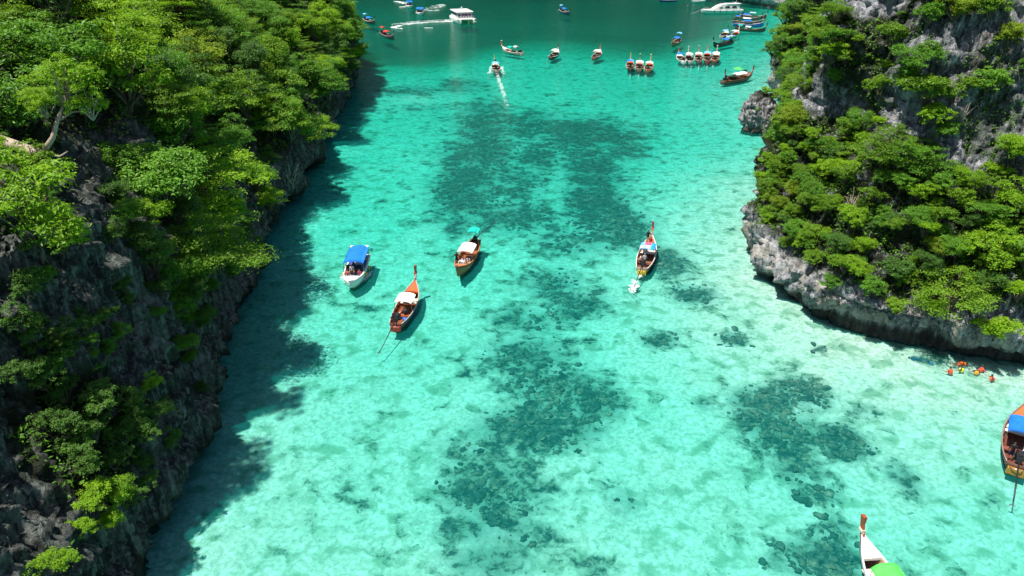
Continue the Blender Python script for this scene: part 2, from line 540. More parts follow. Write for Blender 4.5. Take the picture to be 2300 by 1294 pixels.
def veg_left(P):
    x, y, z = P[:, 0], P[:, 1], P[:, 2]
    n = fbm((P * 0.16).astype(np.float32), 3, 77)
    lim = np.interp(y, [0, 30 * U, 46 * U, 58 * U, 66 * U, 80 * U, 100 * U, 400 * U], np.array([17, 17.5, 17, 15, 9, 5.5, 4.0, 4.0]) * U)
    v = sstep(-2.5, 2.0, z - lim + n * 5)
    # a pocket of shrubs low on the near wall
    pocket = np.exp(-(((y - 28.5 * U) / (4.2 * U)) ** 2 + ((z - 7.0 * U) / (3.2 * U)) ** 2))
    rib = np.exp(-(((y - 47 * U) / (2.4 * U)) ** 2 + ((z - 9 * U) / (7.0 * U)) ** 2)) * 0.9
    return np.clip(np.maximum(v, np.maximum(sstep(0.35, 0.6, pocket + n * 0.25), sstep(0.4, 0.65, rib + n * 0.3))), 0, 1) * sstep(2.2, 4.0, z)

def veg_right(P):
    x, y, z = P[:, 0], P[:, 1], P[:, 2]
    n = fbm((P * 0.13).astype(np.float32), 3, 177)
    near = sstep(3.7 * U, 4.9 * U, z + n * 2.2) * (1 - sstep(12.0 * U, 13.6 * U, z + n * 3.0))
    rockface = sstep(0.30, 0.42, n) * 0.7 * sstep(5 * U, 7 * U, z)
    flank = np.exp(-((y - 66 * U) / (7 * U)) ** 2) * sstep(5 * U, 7 * U, z + n * 3) * sstep(-0.25, 0.05, n)
    far = sstep(100 * U, 112 * U, y) * sstep(4.5 * U, 7 * U, z + n * 4) * sstep(-0.2, 0.1, n)
    top = sstep(27 * U, 31 * U, z + n * 3)
    return np.clip(np.maximum.reduce([near, rockface, flank, far, top]), 0, 1)

def veg_far(P):
    return sstep(-0.6, -0.3, fbm((P * 0.05).astype(np.float32), 3, 277)) * sstep(4, 9, P[:, 2])

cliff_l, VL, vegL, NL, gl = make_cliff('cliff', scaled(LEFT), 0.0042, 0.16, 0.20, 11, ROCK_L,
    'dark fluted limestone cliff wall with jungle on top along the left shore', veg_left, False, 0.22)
cliff_r, VR, vegR, NR, gr = make_cliff('cliff', scaled(RIGHT), 0.0036, 0.18, 0.22, 23, ROCK_R,
    'pale grey limestone headland with bushes on the right shore', veg_right, True)
cliff_f, VF, vegF, NF, gf = make_cliff('cliff', scaled(FAR), 0.008, 2.0, 2.2, 31, ROCK_F,
    'tall wooded limestone wall closing the far end of the bay', veg_far, True)

# ------------------------------------------------------------------ seabed and water
xs = np.concatenate([np.linspace(-900, -90, 14), np.arange(-85, 175, 0.9), np.linspace(180, 900, 14)])
ys = np.concatenate([np.linspace(-700, 10, 14), np.arange(14, 440, 0.9), np.linspace(450, 1200, 14)])
GX, GY = np.meshgrid(xs, ys, indexing='ij')
gx, gy = GX.ravel(), GY.ravel()
shoreR = [(x * U, y * U) for x, y, *_ in RIGHT]
shoreL = [(x * U, y * U) for x, y, *_ in LEFT]
dR = poly_dist(gx, gy, shoreR)
dL = poly_dist(gx, gy, shoreL)
bw = [G(820, 152), G(950, 147), G(1050, 138), G(1120, 122), G(1200, 110), G(1300, 109), G(1400, 122), G(1500, 124), G(1600, 92), G(1680, 52), G(1745, 26)]
yb = np.interp(gx, [p.x for p in bw], [p.y for p in bw])
nn = fbm(np.stack([gx * 0.03, gy * 0.03, gx * 0], 1), 3, 5)
n2 = fbm(np.stack([gx * 0.25, gy * 0.25, gx * 0], 1), 4, 6)
shallow = np.minimum(2.6, 1.9 + dL * 0.07)
shallow = np.minimum(shallow, 0.55 + dR * 0.085) * np.interp(gy, [20, 60, 100], [0.72, 0.9, 1.0])
shallow = shallow + nn * 0.35 * sstep(2, 10, np.minimum(dL, dR)) + n2 * 0.22
sb = G(935, 214)
shallow -= 1.0 * np.exp(-(((gx - sb.x) / 7) ** 2 + ((gy - sb.y) / 9) ** 2))
deep = sstep(-20, 52, gy - yb + nn * 10) ** 1.3
lg = G(860, 16)
deepd = 8.0 + nn * 2.0 - 3.3 * np.exp(-(((gx - lg.x) / 30) ** 2 + ((gy - lg.y) / 60) ** 2)) - 2.5 * np.exp(-dR / 14)
depth = np.clip(shallow * (1 - deep) + deepd * deep, 0.2, 12) * 0.42      # depth as it appears through the refracting surface

REEF = [(1090, 270, 80, 55, .75), (1080, 345, 100, 55, .8), (1200, 280, 100, 40, .7), (1310, 300, 130, 42, .9), (1400, 330, 80, 40, .6), (1330, 380, 80, 70, .85), (1160, 400, 110, 70, .6),
        (1050, 420, 90, 80, .85), (1150, 480, 130, 50, .7), (1340, 460, 80, 70, 1.0), (1040, 500, 60, 40, .6), (1290, 540, 110, 50, .6), (1400, 510, 80, 55, .8), (1490, 590, 60, 40, .8),
        (1320, 680, 60, 36, .7), (1560, 668, 60, 22, .9), (1240, 640, 90, 50, .65), (1190, 720, 110, 50, .55), (1130, 715, 40, 16, .7), (1270, 705, 50, 26, .75), (1190, 800, 140, 60, .68), (1250, 870, 140, 70, .72),
        (1210, 960, 150, 55, 1.05), (1350, 900, 60, 50, .9), (1100, 1100, 150, 100, .72), (1060, 1010, 110, 60, .55), (1150, 1200, 110, 70, .62), (1400, 1130, 60, 60, .5), (1480, 765, 50, 22, .8),
        (1645, 768, 34, 18, .85), (1700, 915, 70, 42, .95), (1800, 890, 80, 45, .75), (1760, 970, 110, 55, .8), (1890, 1000, 60, 42, 1.1), (1800, 1050, 100, 50, .55), (1830, 1112, 60, 26, .85),
        (2030, 1080, 46, 50, .7), (1850, 1262, 90, 60, 1.05), (1880, 1190, 40, 36, .8), (1740, 1260, 30, 20, .7), (930, 205, 90, 14, .6), (960, 245, 90, 12, .4), (1040, 190, 60, 22, .55),
        (1750, 905, 30, 50, .9), (1940, 930, 50, 25, .5), (1100, 1260, 120, 50, .78), (1060, 1190, 90, 50, .7), (1160, 700, 60, 30, .6), (1210, 350, 70, 40, .7), (1330, 1280, 60, 30, .45), (1840, 800, 22, 10, .8), (2090, 815, 60, 10, .5), (1580, 910, 30, 24, .6),
        (820, 690, 24, 10, .5), (860, 860, 60, 20, .3), (800, 1080, 90, 70, .25), (760, 940, 80, 60, .2)]
reef = np.zeros_like(gx)
for px, py, rx, ry, st in REEF:
    c = G(px, py, -0.9); ex = (G(px + rx, py, -0.9) - c).x; ey = abs(G(px, py - ry, -0.9).y - G(px, py + ry, -0.9).y) / 2
    reef = np.maximum(reef, 1.22 * st * np.exp(-(((gx - c.x) / ex) ** 2 + ((gy - c.y) / ey) ** 2) * 0.9))
lump = np.maximum(0, fbm(np.stack([gx * 0.45, gy * 0.45, gx * 0], 1), 3, 8)) * 0.9
zbed = -depth + np.clip(reef, 0, 1) * lump * 0.35 * (1 - deep)
me = np_mesh('seabed', np.stack([gx, gy, zbed], 1), grid_faces(len(xs), len(ys)))
set_attr(me, 'reef', reef)
set_attr(me, 'silt', deep)

t = NT('coral_sand')
co = t.coords('Object')
wv = t.n('ShaderNodeVectorMath', operation='ADD')
nz = t.n('ShaderNodeTexNoise'); nz.inputs['Scale'].default_value = 0.9; nz.inputs['Detail'].default_value = 3
t.link(co, nz.inputs['Vector'])
sc_ = t.n('ShaderNodeVectorMath', operation='SCALE'); sc_.inputs['Scale'].default_value = 1.1
t.link(nz.outputs['Color'], sc_.inputs[0])
t.link(co, wv.inputs[0]); t.link(sc_.outputs[0], wv.inputs[1])
cw = wv.outputs[0]
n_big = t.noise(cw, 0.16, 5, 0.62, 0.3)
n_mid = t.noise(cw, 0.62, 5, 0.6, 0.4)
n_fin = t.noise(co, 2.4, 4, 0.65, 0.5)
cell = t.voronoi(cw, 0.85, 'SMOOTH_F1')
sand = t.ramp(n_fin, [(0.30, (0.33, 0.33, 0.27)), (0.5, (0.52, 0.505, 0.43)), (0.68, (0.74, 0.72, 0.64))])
dapple = t.math('ADD', t.math('MULTIPLY', n_mid, 0.6), t.math('MULTIPLY', cell, 0.45))
sand = t.mix(t.mapr(dapple, 0.48, 0.66, 0, 0.8), sand, (0.21, 0.29, 0.19))            # caustic light dapple painted into the sand colour, with rubble and algal mottle
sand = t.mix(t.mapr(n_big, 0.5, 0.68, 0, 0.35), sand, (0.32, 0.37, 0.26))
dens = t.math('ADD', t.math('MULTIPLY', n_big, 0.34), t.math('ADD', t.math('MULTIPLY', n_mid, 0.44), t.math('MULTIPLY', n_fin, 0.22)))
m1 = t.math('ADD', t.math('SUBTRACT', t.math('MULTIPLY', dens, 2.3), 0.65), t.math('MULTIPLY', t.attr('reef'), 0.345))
coral = t.ramp(t.noise(cw, 1.3, 6, 0.72), [(0.38, (0.004, 0.018, 0.022)), (0.49, (0.018, 0.050, 0.052)), (0.56, (0.09, 0.11, 0.085)), (0.64, (0.22, 0.24, 0.18))])
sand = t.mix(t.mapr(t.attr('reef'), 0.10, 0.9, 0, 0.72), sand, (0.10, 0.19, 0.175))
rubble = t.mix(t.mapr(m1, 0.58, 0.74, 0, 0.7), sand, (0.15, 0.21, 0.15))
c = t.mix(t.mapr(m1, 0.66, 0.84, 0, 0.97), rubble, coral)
c = t.mix(t.math('MULTIPLY', t.attr('silt'), 0.85), c, (0.16, 0.22, 0.20))
bmp = t.math('ADD', t.math('MULTIPLY', n_fin, 0.4), n_mid)
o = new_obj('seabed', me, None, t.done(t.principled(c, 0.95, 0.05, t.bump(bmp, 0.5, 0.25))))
tag(o, 'pale sand sea floor with dark coral patches', 'seabed', kind='structure')

t = NT('sea_water')
co = t.coords('Object')
w1 = t.noise(t.mapping(co, (1, 1.25, 1)), 1.1, 5, 0.6, 0.6)
w2 = t.noise(co, 0.22, 3, 0.5, 0.2)
w3 = t.noise(t.mapping(co, (1, 1.5, 1)), 4.5, 3, 0.6)
hh = t.math('ADD', t.math('MULTIPLY', w1, 0.5), t.math('ADD', t.math('MULTIPLY', w2, 0.7), t.math('MULTIPLY', w3, 0.14)))
nb = t.bump(hh, 0.8, 0.35)
fr = t.n('ShaderNodeFresnel'); fr.inputs['IOR'].default_value = 1.15
t.link(nb, fr.inputs['Normal'])
tp = t.n('ShaderNodeBsdfTransparent')
gl_ = t.n('ShaderNodeBsdfGlossy'); gl_.inputs['Roughness'].default_value = 0.08
t.link(nb, gl_.inputs['Normal'])
mx = t.n('ShaderNodeMixShader')
body = t.n('ShaderNodeBsdfDiffuse'); body.inputs['Color'].default_value = (0.004, 0.40, 0.33, 1)   # light scattered back by the milky water
t.link(t.bump(hh, 0.6, 0.35), body.inputs['Normal'])
mb_ = t.n('ShaderNodeMixShader'); mb_.inputs[0].default_value = 0.11
t.link(tp.outputs[0], mb_.inputs[1]); t.link(body.outputs[0], mb_.inputs[2])
t.link(fr.outputs[0], mx.inputs[0]); t.link(mb_.outputs[0], mx.inputs[1]); t.link(gl_.outputs[0], mx.inputs[2])
va = t.n('ShaderNodeVolumeAbsorption')
va.inputs['Color'].default_value = (0.0, 0.90, 0.855, 1)
va.inputs['Density'].default_value = 0.65
t.link(va.outputs[0], t.out.inputs['Volume'])
SEA = t.done(mx.outputs[0])
b = MB()
b.box((0, 250, -20), (1780, 1880, 40))
o = b.build('water', SEA)
tag(o, 'clear turquoise bay water', 'water', kind='structure')

# coral heads that rise from the reef
rs = np.random.RandomState(9)
clump = fbm(np.stack([gx * 0.30, gy * 0.30, gx * 0], 1), 3, 44)
wgt = (np.clip(reef - 0.48, 0, 1) ** 1.2 * np.clip(clump + 0.3, 0.0, 1)) * (gy < 150) * (gy > 15) * (np.minimum(dL, dR) > 2) * (gx > -30) * (gx < 50)
pick = rs.choice(len(gx), size=8000, p=wgt / wgt.sum())
bi = bmesh.new(); bmesh.ops.create_icosphere(bi, subdivisions=2, radius=1.0)
sv = np.array([v.co[:] for v in bi.verts], dtype=np.float32); sf = np.array([[v.index for v in f.verts] for f in bi.faces], dtype=np.int32); bi.free()
forms = [sv * (1 + 0.5 * vnoise(sv * 1.6 + i * 3.1, 3) + 0.35 * vnoise(sv * 3.5 + i, 4))[:, None] for i in range(16)]
CV, CF = [], []
for i, k in enumerate(pick):
    r = 0.08 + 0.27 * rs.random() ** 2.2
    an = rs.uniform(0, 6.28); ca, sa = math.cos(an), math.sin(an)
    q = forms[i % 16] * np.array([r * rs.uniform(.6, 1.5), r, min(0.16, r * .5)])
    q = np.stack([q[:, 0] * ca - q[:, 1] * sa, q[:, 0] * sa + q[:, 1] * ca, q[:, 2]], 1)
    CV.append(q + np.array([gx[k] + rs.uniform(-1, 1), gy[k] + rs.uniform(-1, 1), zbed[k] + .0]))
    CF.append(sf + i * len(sv))
t = NT('live_coral')
co = t.coords('Object')
c = t.ramp(t.noise(co, 0.9, 5, 0.7), [(0.32, (0.010, 0.030, 0.030)), (0.48, (0.040, 0.080, 0.072)), (0.58, (0.11, 0.13, 0.095)), (0.70, (0.26, 0.27, 0.2))])
o = new_obj('coral_heads', np_mesh('coral_heads', np.concatenate(CV), np.concatenate(CF)), None, t.done(t.principled(c, 0.9, 0.1, t.bump(t.noise(co, 7, 3), 0.6, 0.08))))
tag(o, 'dark coral heads scattered over the sandy sea floor', 'coral', kind='stuff')

# ------------------------------------------------------------------ trees and shrubs
def leaf_quads(C, Nrm, size, rs, droop=0.25):
    """pointed leaves: C centres, Nrm facing directions"""
    n = len(C)
    r = rs.normal(size=(n, 3))
    T = np.cross(Nrm, r)
    T /= np.linalg.norm(T, axis=1, keepdims=True) + 1e-9
    T[:, 2] -= droop * rs.random(n)
    T /= np.linalg.norm(T, axis=1, keepdims=True) + 1e-9
    B = np.cross(Nrm, T)
    B /= np.linalg.norm(B, axis=1, keepdims=True) + 1e-9
    L = size * (0.6 + 0.8 * rs.random(n))[:, None]
    W = L * (0.30 + 0.2 * rs.random(n))[:, None]
    V = np.stack([C - T * L * 0.5, C + B * W * 0.5 - T * L * 0.05 + Nrm * W * 0.2, C + T * L * 0.5, C - B * W * 0.5 - T * L * 0.05 + Nrm * W * 0.2], 1)
    F = np.arange(4 * n).reshape(n, 4)
    return V.reshape(-1, 3), F

def crown_mesh(name, seed, nclump, nleaf, leaf, style):
    rs = np.random.RandomState(seed)
    cs, rr, fl = [], [], []
    if style == 'layer':
        for k in range(6):
            z = -0.45 + 0.19 * k + rs.uniform(-.04, .04)
            R = (1.0, 0.95, 0.85, 0.7, 0.5, 0.28)[k]
            off = rs.uniform(-.22, .22, 2)
            m = max(2, int(nclump * R * R / 3.6))
            for i in range(m):
                a = rs.uniform(0, 6.283); q = R * math.sqrt(rs.uniform(0.05, 1))
                cs.append((off[0] + q * math.cos(a), off[1] + q * math.sin(a), z - 0.10 * q)); rr.append(rs.uniform(.16, .27)); fl.append(0.36)
    else:
        lobes = [(rs.uniform(-.55, .55), rs.uniform(-.55, .55), rs.uniform(-.3, .4), rs.uniform(.26, .58)) for _ in range(7 if style == 'round' else 8)]
        for i in range(nclump):
            lx, ly, lz, lr = lobes[rs.randint(len(lobes))]
            d = rs.normal(size=3); d /= np.linalg.norm(d)
            if d[2] < -0.35: d[2] = -d[2]
            q = lr * rs.uniform(.75, 1.05)
            cs.append((lx + d[0] * q, ly + d[1] * q, lz + d[2] * q * (0.8 if style == 'round' else 0.95)))
            rr.append(rs.uniform(.09, .22)); fl.append(0.7)
    cs = np.array(cs); rr = np.array(rr); fl = np.array(fl)
    n = len(cs) * nleaf
    idx = np.repeat(np.arange(len(cs)), nleaf)
    d = rs.normal(size=(n, 3)); d /= np.linalg.norm(d, axis=1, keepdims=True)
    d[:, 2] = np.where(d[:, 2] < -0.3, -d[:, 2], d[:, 2])
    q = rr[idx] * (0.35 + 0.72 * rs.random(n) ** 0.6) * np.where(rs.random(n) < 0.14, 1.0 + 0.9 * rs.random(n), 1.0)
    C = cs[idx] + d * q[:, None] * np.stack([np.ones(n), np.ones(n), fl[idx]], 1)
    Nn = d * 0.55 + np.array([0, 0, 0.75]) + rs.normal(size=(n, 3)) * 0.42
    Nn /= np.linalg.norm(Nn, axis=1, keepdims=True)
    V, F = leaf_quads(C, Nn, leaf, rs)
    me = np_mesh(name, V, F, False)
    rc = rs.random(len(cs))
    set_attr(me, 'rnd', np.repeat(np.clip(0.55 * rs.random(n) + 0.45 * rc[idx], 0, 1), 4))
    me.materials.append(LEAF['mid'])
    # limbs reaching out to some of the clumps
    b = MB()
    for i in rs.permutation(len(cs))[:max(6, min(16, len(cs) // 4))]:
        e = Vector(cs[i]); k = Vector((e.x * 0.35 + rs.uniform(-.08, .08), e.y * 0.35 + rs.uniform(-.08, .08), -0.42 + 0.3 * (e.z + 0.4)))
        b.tube([(0, 0, -0.62), tuple(k), tuple(e * 0.75 + Vector((0, 0, .02))), tuple(e)], [0.034, 0.022, 0.013, 0.005], 5)
    bm_ = b.mesh(name + '_limbs')
    bm_.materials.append(BARK)
    return me, bm_

CROWNS = {}
for k in range(4):
    CROWNS['round%d' % k] = crown_mesh('crown', 100 + k, 150, 66, 0.068, 'round')
for k in range(3):
    CROWNS['layer%d' % k] = crown_mesh('crown', 200 + k, 120, 80, 0.062, 'layer')
for k in range(3):
    CROWNS['loose%d' % k] = crown_mesh('crown', 300 + k, 84, 56, 0.082, 'loose')
for k in range(4):
    CROWNS['bush%d' % k] = crown_mesh('crown', 400 + k, 90, 52, 0.105, 'round')

b = MB()
b.tube([(0, 0, -0.05), (.25, .1, .3), (-.15, -.2, .65), (0, 0, 1.02)], [1.25, 1.0, 0.8, 0.6], 7)
TRUNK = b.mesh('trunk'); TRUNK.materials.append(BARK)

def bvh_of(V, g):
    F = grid_faces(g[0], g[1])
    return BVHTree.FromPolygons(V.tolist(), F.tolist())
bvL, bvR = bvh_of(VL, gl), bvh_of(VR, gr)

trees_n = 0
rt = random.Random(5)
def put_mat(o, m):
    o.material_slots[0].link = 'OBJECT'
    o.material_slots[0].material = m

def plant(bv, centre, R, shape, leaf, label, group=None, name='tree', bark=None, flat=1.0, base=None):
    """a tree whose crown is centred at a point; its trunk is rooted in the nearest rock"""
    global trees_n
    trees_n += 1
    c = Vector(centre)
    if base is None:
        hit = bv.find_nearest(c + Vector((0, 0, -0.75 * R)))
        base = hit[0] if hit[0] is not None else c - Vector((0, 0, R))
    root = empty(name, base)
    tag(root, label, 'tree' if 'tree' in name else 'shrub', group)
    me, limbs = CROWNS[shape]
    rz = rt.uniform(0, 6.28)
    s = (R, R, R * flat)
    for nm, m in (('crown', me), ('branches', limbs)):
        o = bpy.data.objects.new(nm, m); col.objects.link(o)
        o.parent = root; o.location = c - base; o.rotation_euler = (rt.uniform(-.12, .12), rt.uniform(-.12, .12), rz); o.scale = s
        put_mat(o, LEAF[leaf] if nm == 'crown' else (bark or BARK))
    d = c + Vector((0, 0, -0.55 * R * flat)) - base
    o = bpy.data.objects.new('trunk', TRUNK); col.objects.link(o)
    o.parent = root
    o.rotation_mode = 'QUATERNION'
    o.rotation_quaternion = d.to_track_quat('Z', 'X')
    o.scale = (0.045 * R, 0.045 * R, max(d.length, 0.2))
    put_mat(o, bark or BARK)
    return root

def plant_px(bv, px, py, R, shape, leaf, label, name='tree', out=0.55, later=False, **kw):
    d = ray(px, py).normalized()
    o = Vector((0, 0, CAM_H))
    h = bv.ray_cast(o, d)
    if h[0] is None: return None
    c = h[0] - d * (R * out)
    taken.append((c, R))
    o = plant(bv, c, R, shape, leaf, label, name=name, **kw)
    if later: loose_ends.append((o, c, R, leaf, name))
    return o

taken = []
loose_ends = []
# trees that stand out, left shore
plant_px(bvL, 452, 372, 5.4, 'layer0', 'bright', 'wide bright green tree with flat tiered branches above the left cliff', flat=0.75)
plant_px(bvL, 455, 452, 4.2, 'layer1', 'bright', 'bright green flat-topped tree just below the widest tiered tree', flat=0.7)
plant_px(bvL, 610, 452, 2.6, 'loose0', 'bright', 'small yellow-green tree leaning out over the water, lowest of the tiered trees', out=1.0)
plant_px(bvL, 60, 465, 4.0, 'loose1', 'bright', 'near yellow-green tree overhanging the dark rock wall at the left edge', out=0.9)
plant_px(bvL, 135, 520, 2.2, 'loose2', 'bright', 'small sprig of yellow-green tree at the right of the near overhanging tree', out=0.9)
plant_px(bvL, 745, 115, 5.0, 'layer2', 'bright', 'yellow-green tree at the tip of the left headland above the water', flat=0.8)
plant_px(bvL, 720, 165, 4.2, 'layer1', 'olive', 'olive tree hanging over the water below the headland tip', flat=0.8)
plant_px(bvL, 690, 275, 4.0, 'layer0', 'bright', 'yellow-green tree on the shore edge midway to the headland tip', flat=0.7)
plant_px(bvL, 590, 185, 6.0, 'round1', 'olive', 'broad rounded olive tree dome behind the shore edge', flat=0.8)
plant_px(bvL, 470, 230, 5.0, 'round0', 'mid', 'rounded mid green tree in the middle of the left slope')
plant_px(bvL, 440, 130, 4.0, 'loose1', 'gold', 'sparse tree with orange-brown young leaves in the left canopy')
plant_px(bvL, 285, 140, 4.4, 'layer1', 'bright', 'yellow-green tiered tree high on the left slope')
plant_px(bvL, 330, 60, 5.5, 'round2', 'olive', 'tall grey-green rounded tree near the top of the left slope')
plant_px(bvL, 100, 95, 4.6, 'layer2', 'mid', 'dark tiered tree near the upper left corner')
plant_px(bvL, 25, 240, 4.4, 'loose0', 'mid', 'mid green tree touching the left edge beside the bent pale trunk')
plant_px(bvL, 460, 20, 4.0, 'layer0', 'bright', 'bright green tree at the top edge above the orange-leaved tree')
plant_px(bvL, 80, 375, 2.0, 'loose2', 'olive', 'small olive tree under the bent pale trunk')
plant_px(bvL, 570, 400, 3.0, 'round3', 'mid', 'mid green tree between the tiered tree and the water')
plant_px(bvL, 385, 295, 4.2, 'round3', 'mid', 'grey-green rounded tree right above the widest tiered tree')
plant_px(bvL, 560, 560, 2.2, 'loose0', 'mid', 'small tree jutting from the shaded cliff foot below the shore trees', out=0.9)
plant_px(bvL, 330, 490, 2.0, 'loose1', 'bright', 'small bright tree at the brink of the shaded wall')
plant_px(bvL, 215, 1125, 1.4, 'loose0', 'bright', 'sunlit bright shrub low on the near left cliff', name='shrub', out=1.0)
plant_px(bvL, 180, 1185, 1.0, 'bush1', 'bright', 'round lime green shrub in a cleft of the sunlit slab', name='shrub', out=1.0)
plant_px(bvL, 250, 1175, 0.9, 'bush2', 'bright', 'smallest lime green shrub beside the sunlit slab', name='shrub', out=1.0)
plant_px(bvL, 275, 1100, 1.3, 'loose2', 'bright', 'pale-leaved shrub right of the sunlit bright shrub', name='shrub', out=1.0)
plant_px(bvL, 125, 1265, 1.2, 'loose1', 'bright', 'bright shrub at the bottom edge on the sunlit slab', name='shrub', out=0.9)
plant_px(bvL, 340, 860, 0.9, 'loose2', 'bright', 'tiny light green shrub clinging to the shaded wall', name='shrub', out=0.9)
plant_px(bvL, 275, 745, 0.9, 'loose0', 'mid', 'tiny dark shrub halfway up the shaded wall', name='shrub', out=0.8)
plant_px(bvL, 355, 705, 0.8, 'bush0', 'mid', 'small round shrub on the shaded wall right of the dark one', name='shrub', out=0.8)
# the pocket of shrubs on the near wall, its shade put into dark leaf colour
for i, (px, py, R) in enumerate([(140, 885, 1.4), (215, 900, 1.5), (295, 905, 1.4), (370, 915, 1.1), (130, 950, 1.5), (205, 965, 1.5), (275, 975, 1.5), (330, 965, 1.3), (190, 1040, 1.3), (250, 1035, 1.4), (310, 1035, 1.2), (240, 1095, 1.2),
                               (60, 830, 1.4), (110, 820, 1.3), (385, 985, 1.0), (295, 1110, 1.1), (330, 1085, 0.9), (165, 1010, 1.2), (350, 930, 1.2), (70, 640, 1.5), (40, 720, 1.4)]):
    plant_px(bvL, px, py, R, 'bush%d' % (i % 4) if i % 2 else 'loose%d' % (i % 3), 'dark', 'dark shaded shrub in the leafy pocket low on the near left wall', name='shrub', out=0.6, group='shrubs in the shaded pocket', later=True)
for i, (px, py, R) in enumerate([(345, 590, 2.0), (400, 610, 2.2), (430, 660, 1.8), (395, 690, 1.7), (420, 560, 2.0), (470, 520, 2.4), (330, 540, 2.0), (500, 470, 2.6), (395, 480, 2.6), (460, 590, 1.7), (450, 870, 1.0), (470, 640, 1.3), (505, 560, 1.8), (300, 420, 2.6), (360, 400, 2.8), (250, 370, 2.6), (440, 720, 1.4), (415, 770, 1.2), (465, 700, 1.1), (390, 640, 1.6), (360, 650, 1.3), (520, 610, 1.2), (545, 520, 1.6), (280, 480, 1.6), (240, 440, 1.8), (430, 800, 0.9)]):
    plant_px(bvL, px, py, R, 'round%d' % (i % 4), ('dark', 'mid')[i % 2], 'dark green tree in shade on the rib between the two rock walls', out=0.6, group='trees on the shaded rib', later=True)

rw = random.Random(12)
for i in range(30):                                                   # greenery hanging on the near wall
    px, py = rw.uniform(60, 430), rw.uniform(440, 860)
    plant_px(bvL, px, py, rw.uniform(.5, 1.25), ('bush0', 'loose1', 'bush2', 'loose2')[i % 4], ('dark', 'mid', 'dark')[i % 3], 'shrub hanging on the shaded near wall', name='shrub', out=0.45, group='shrubs on the shaded wall', later=True)

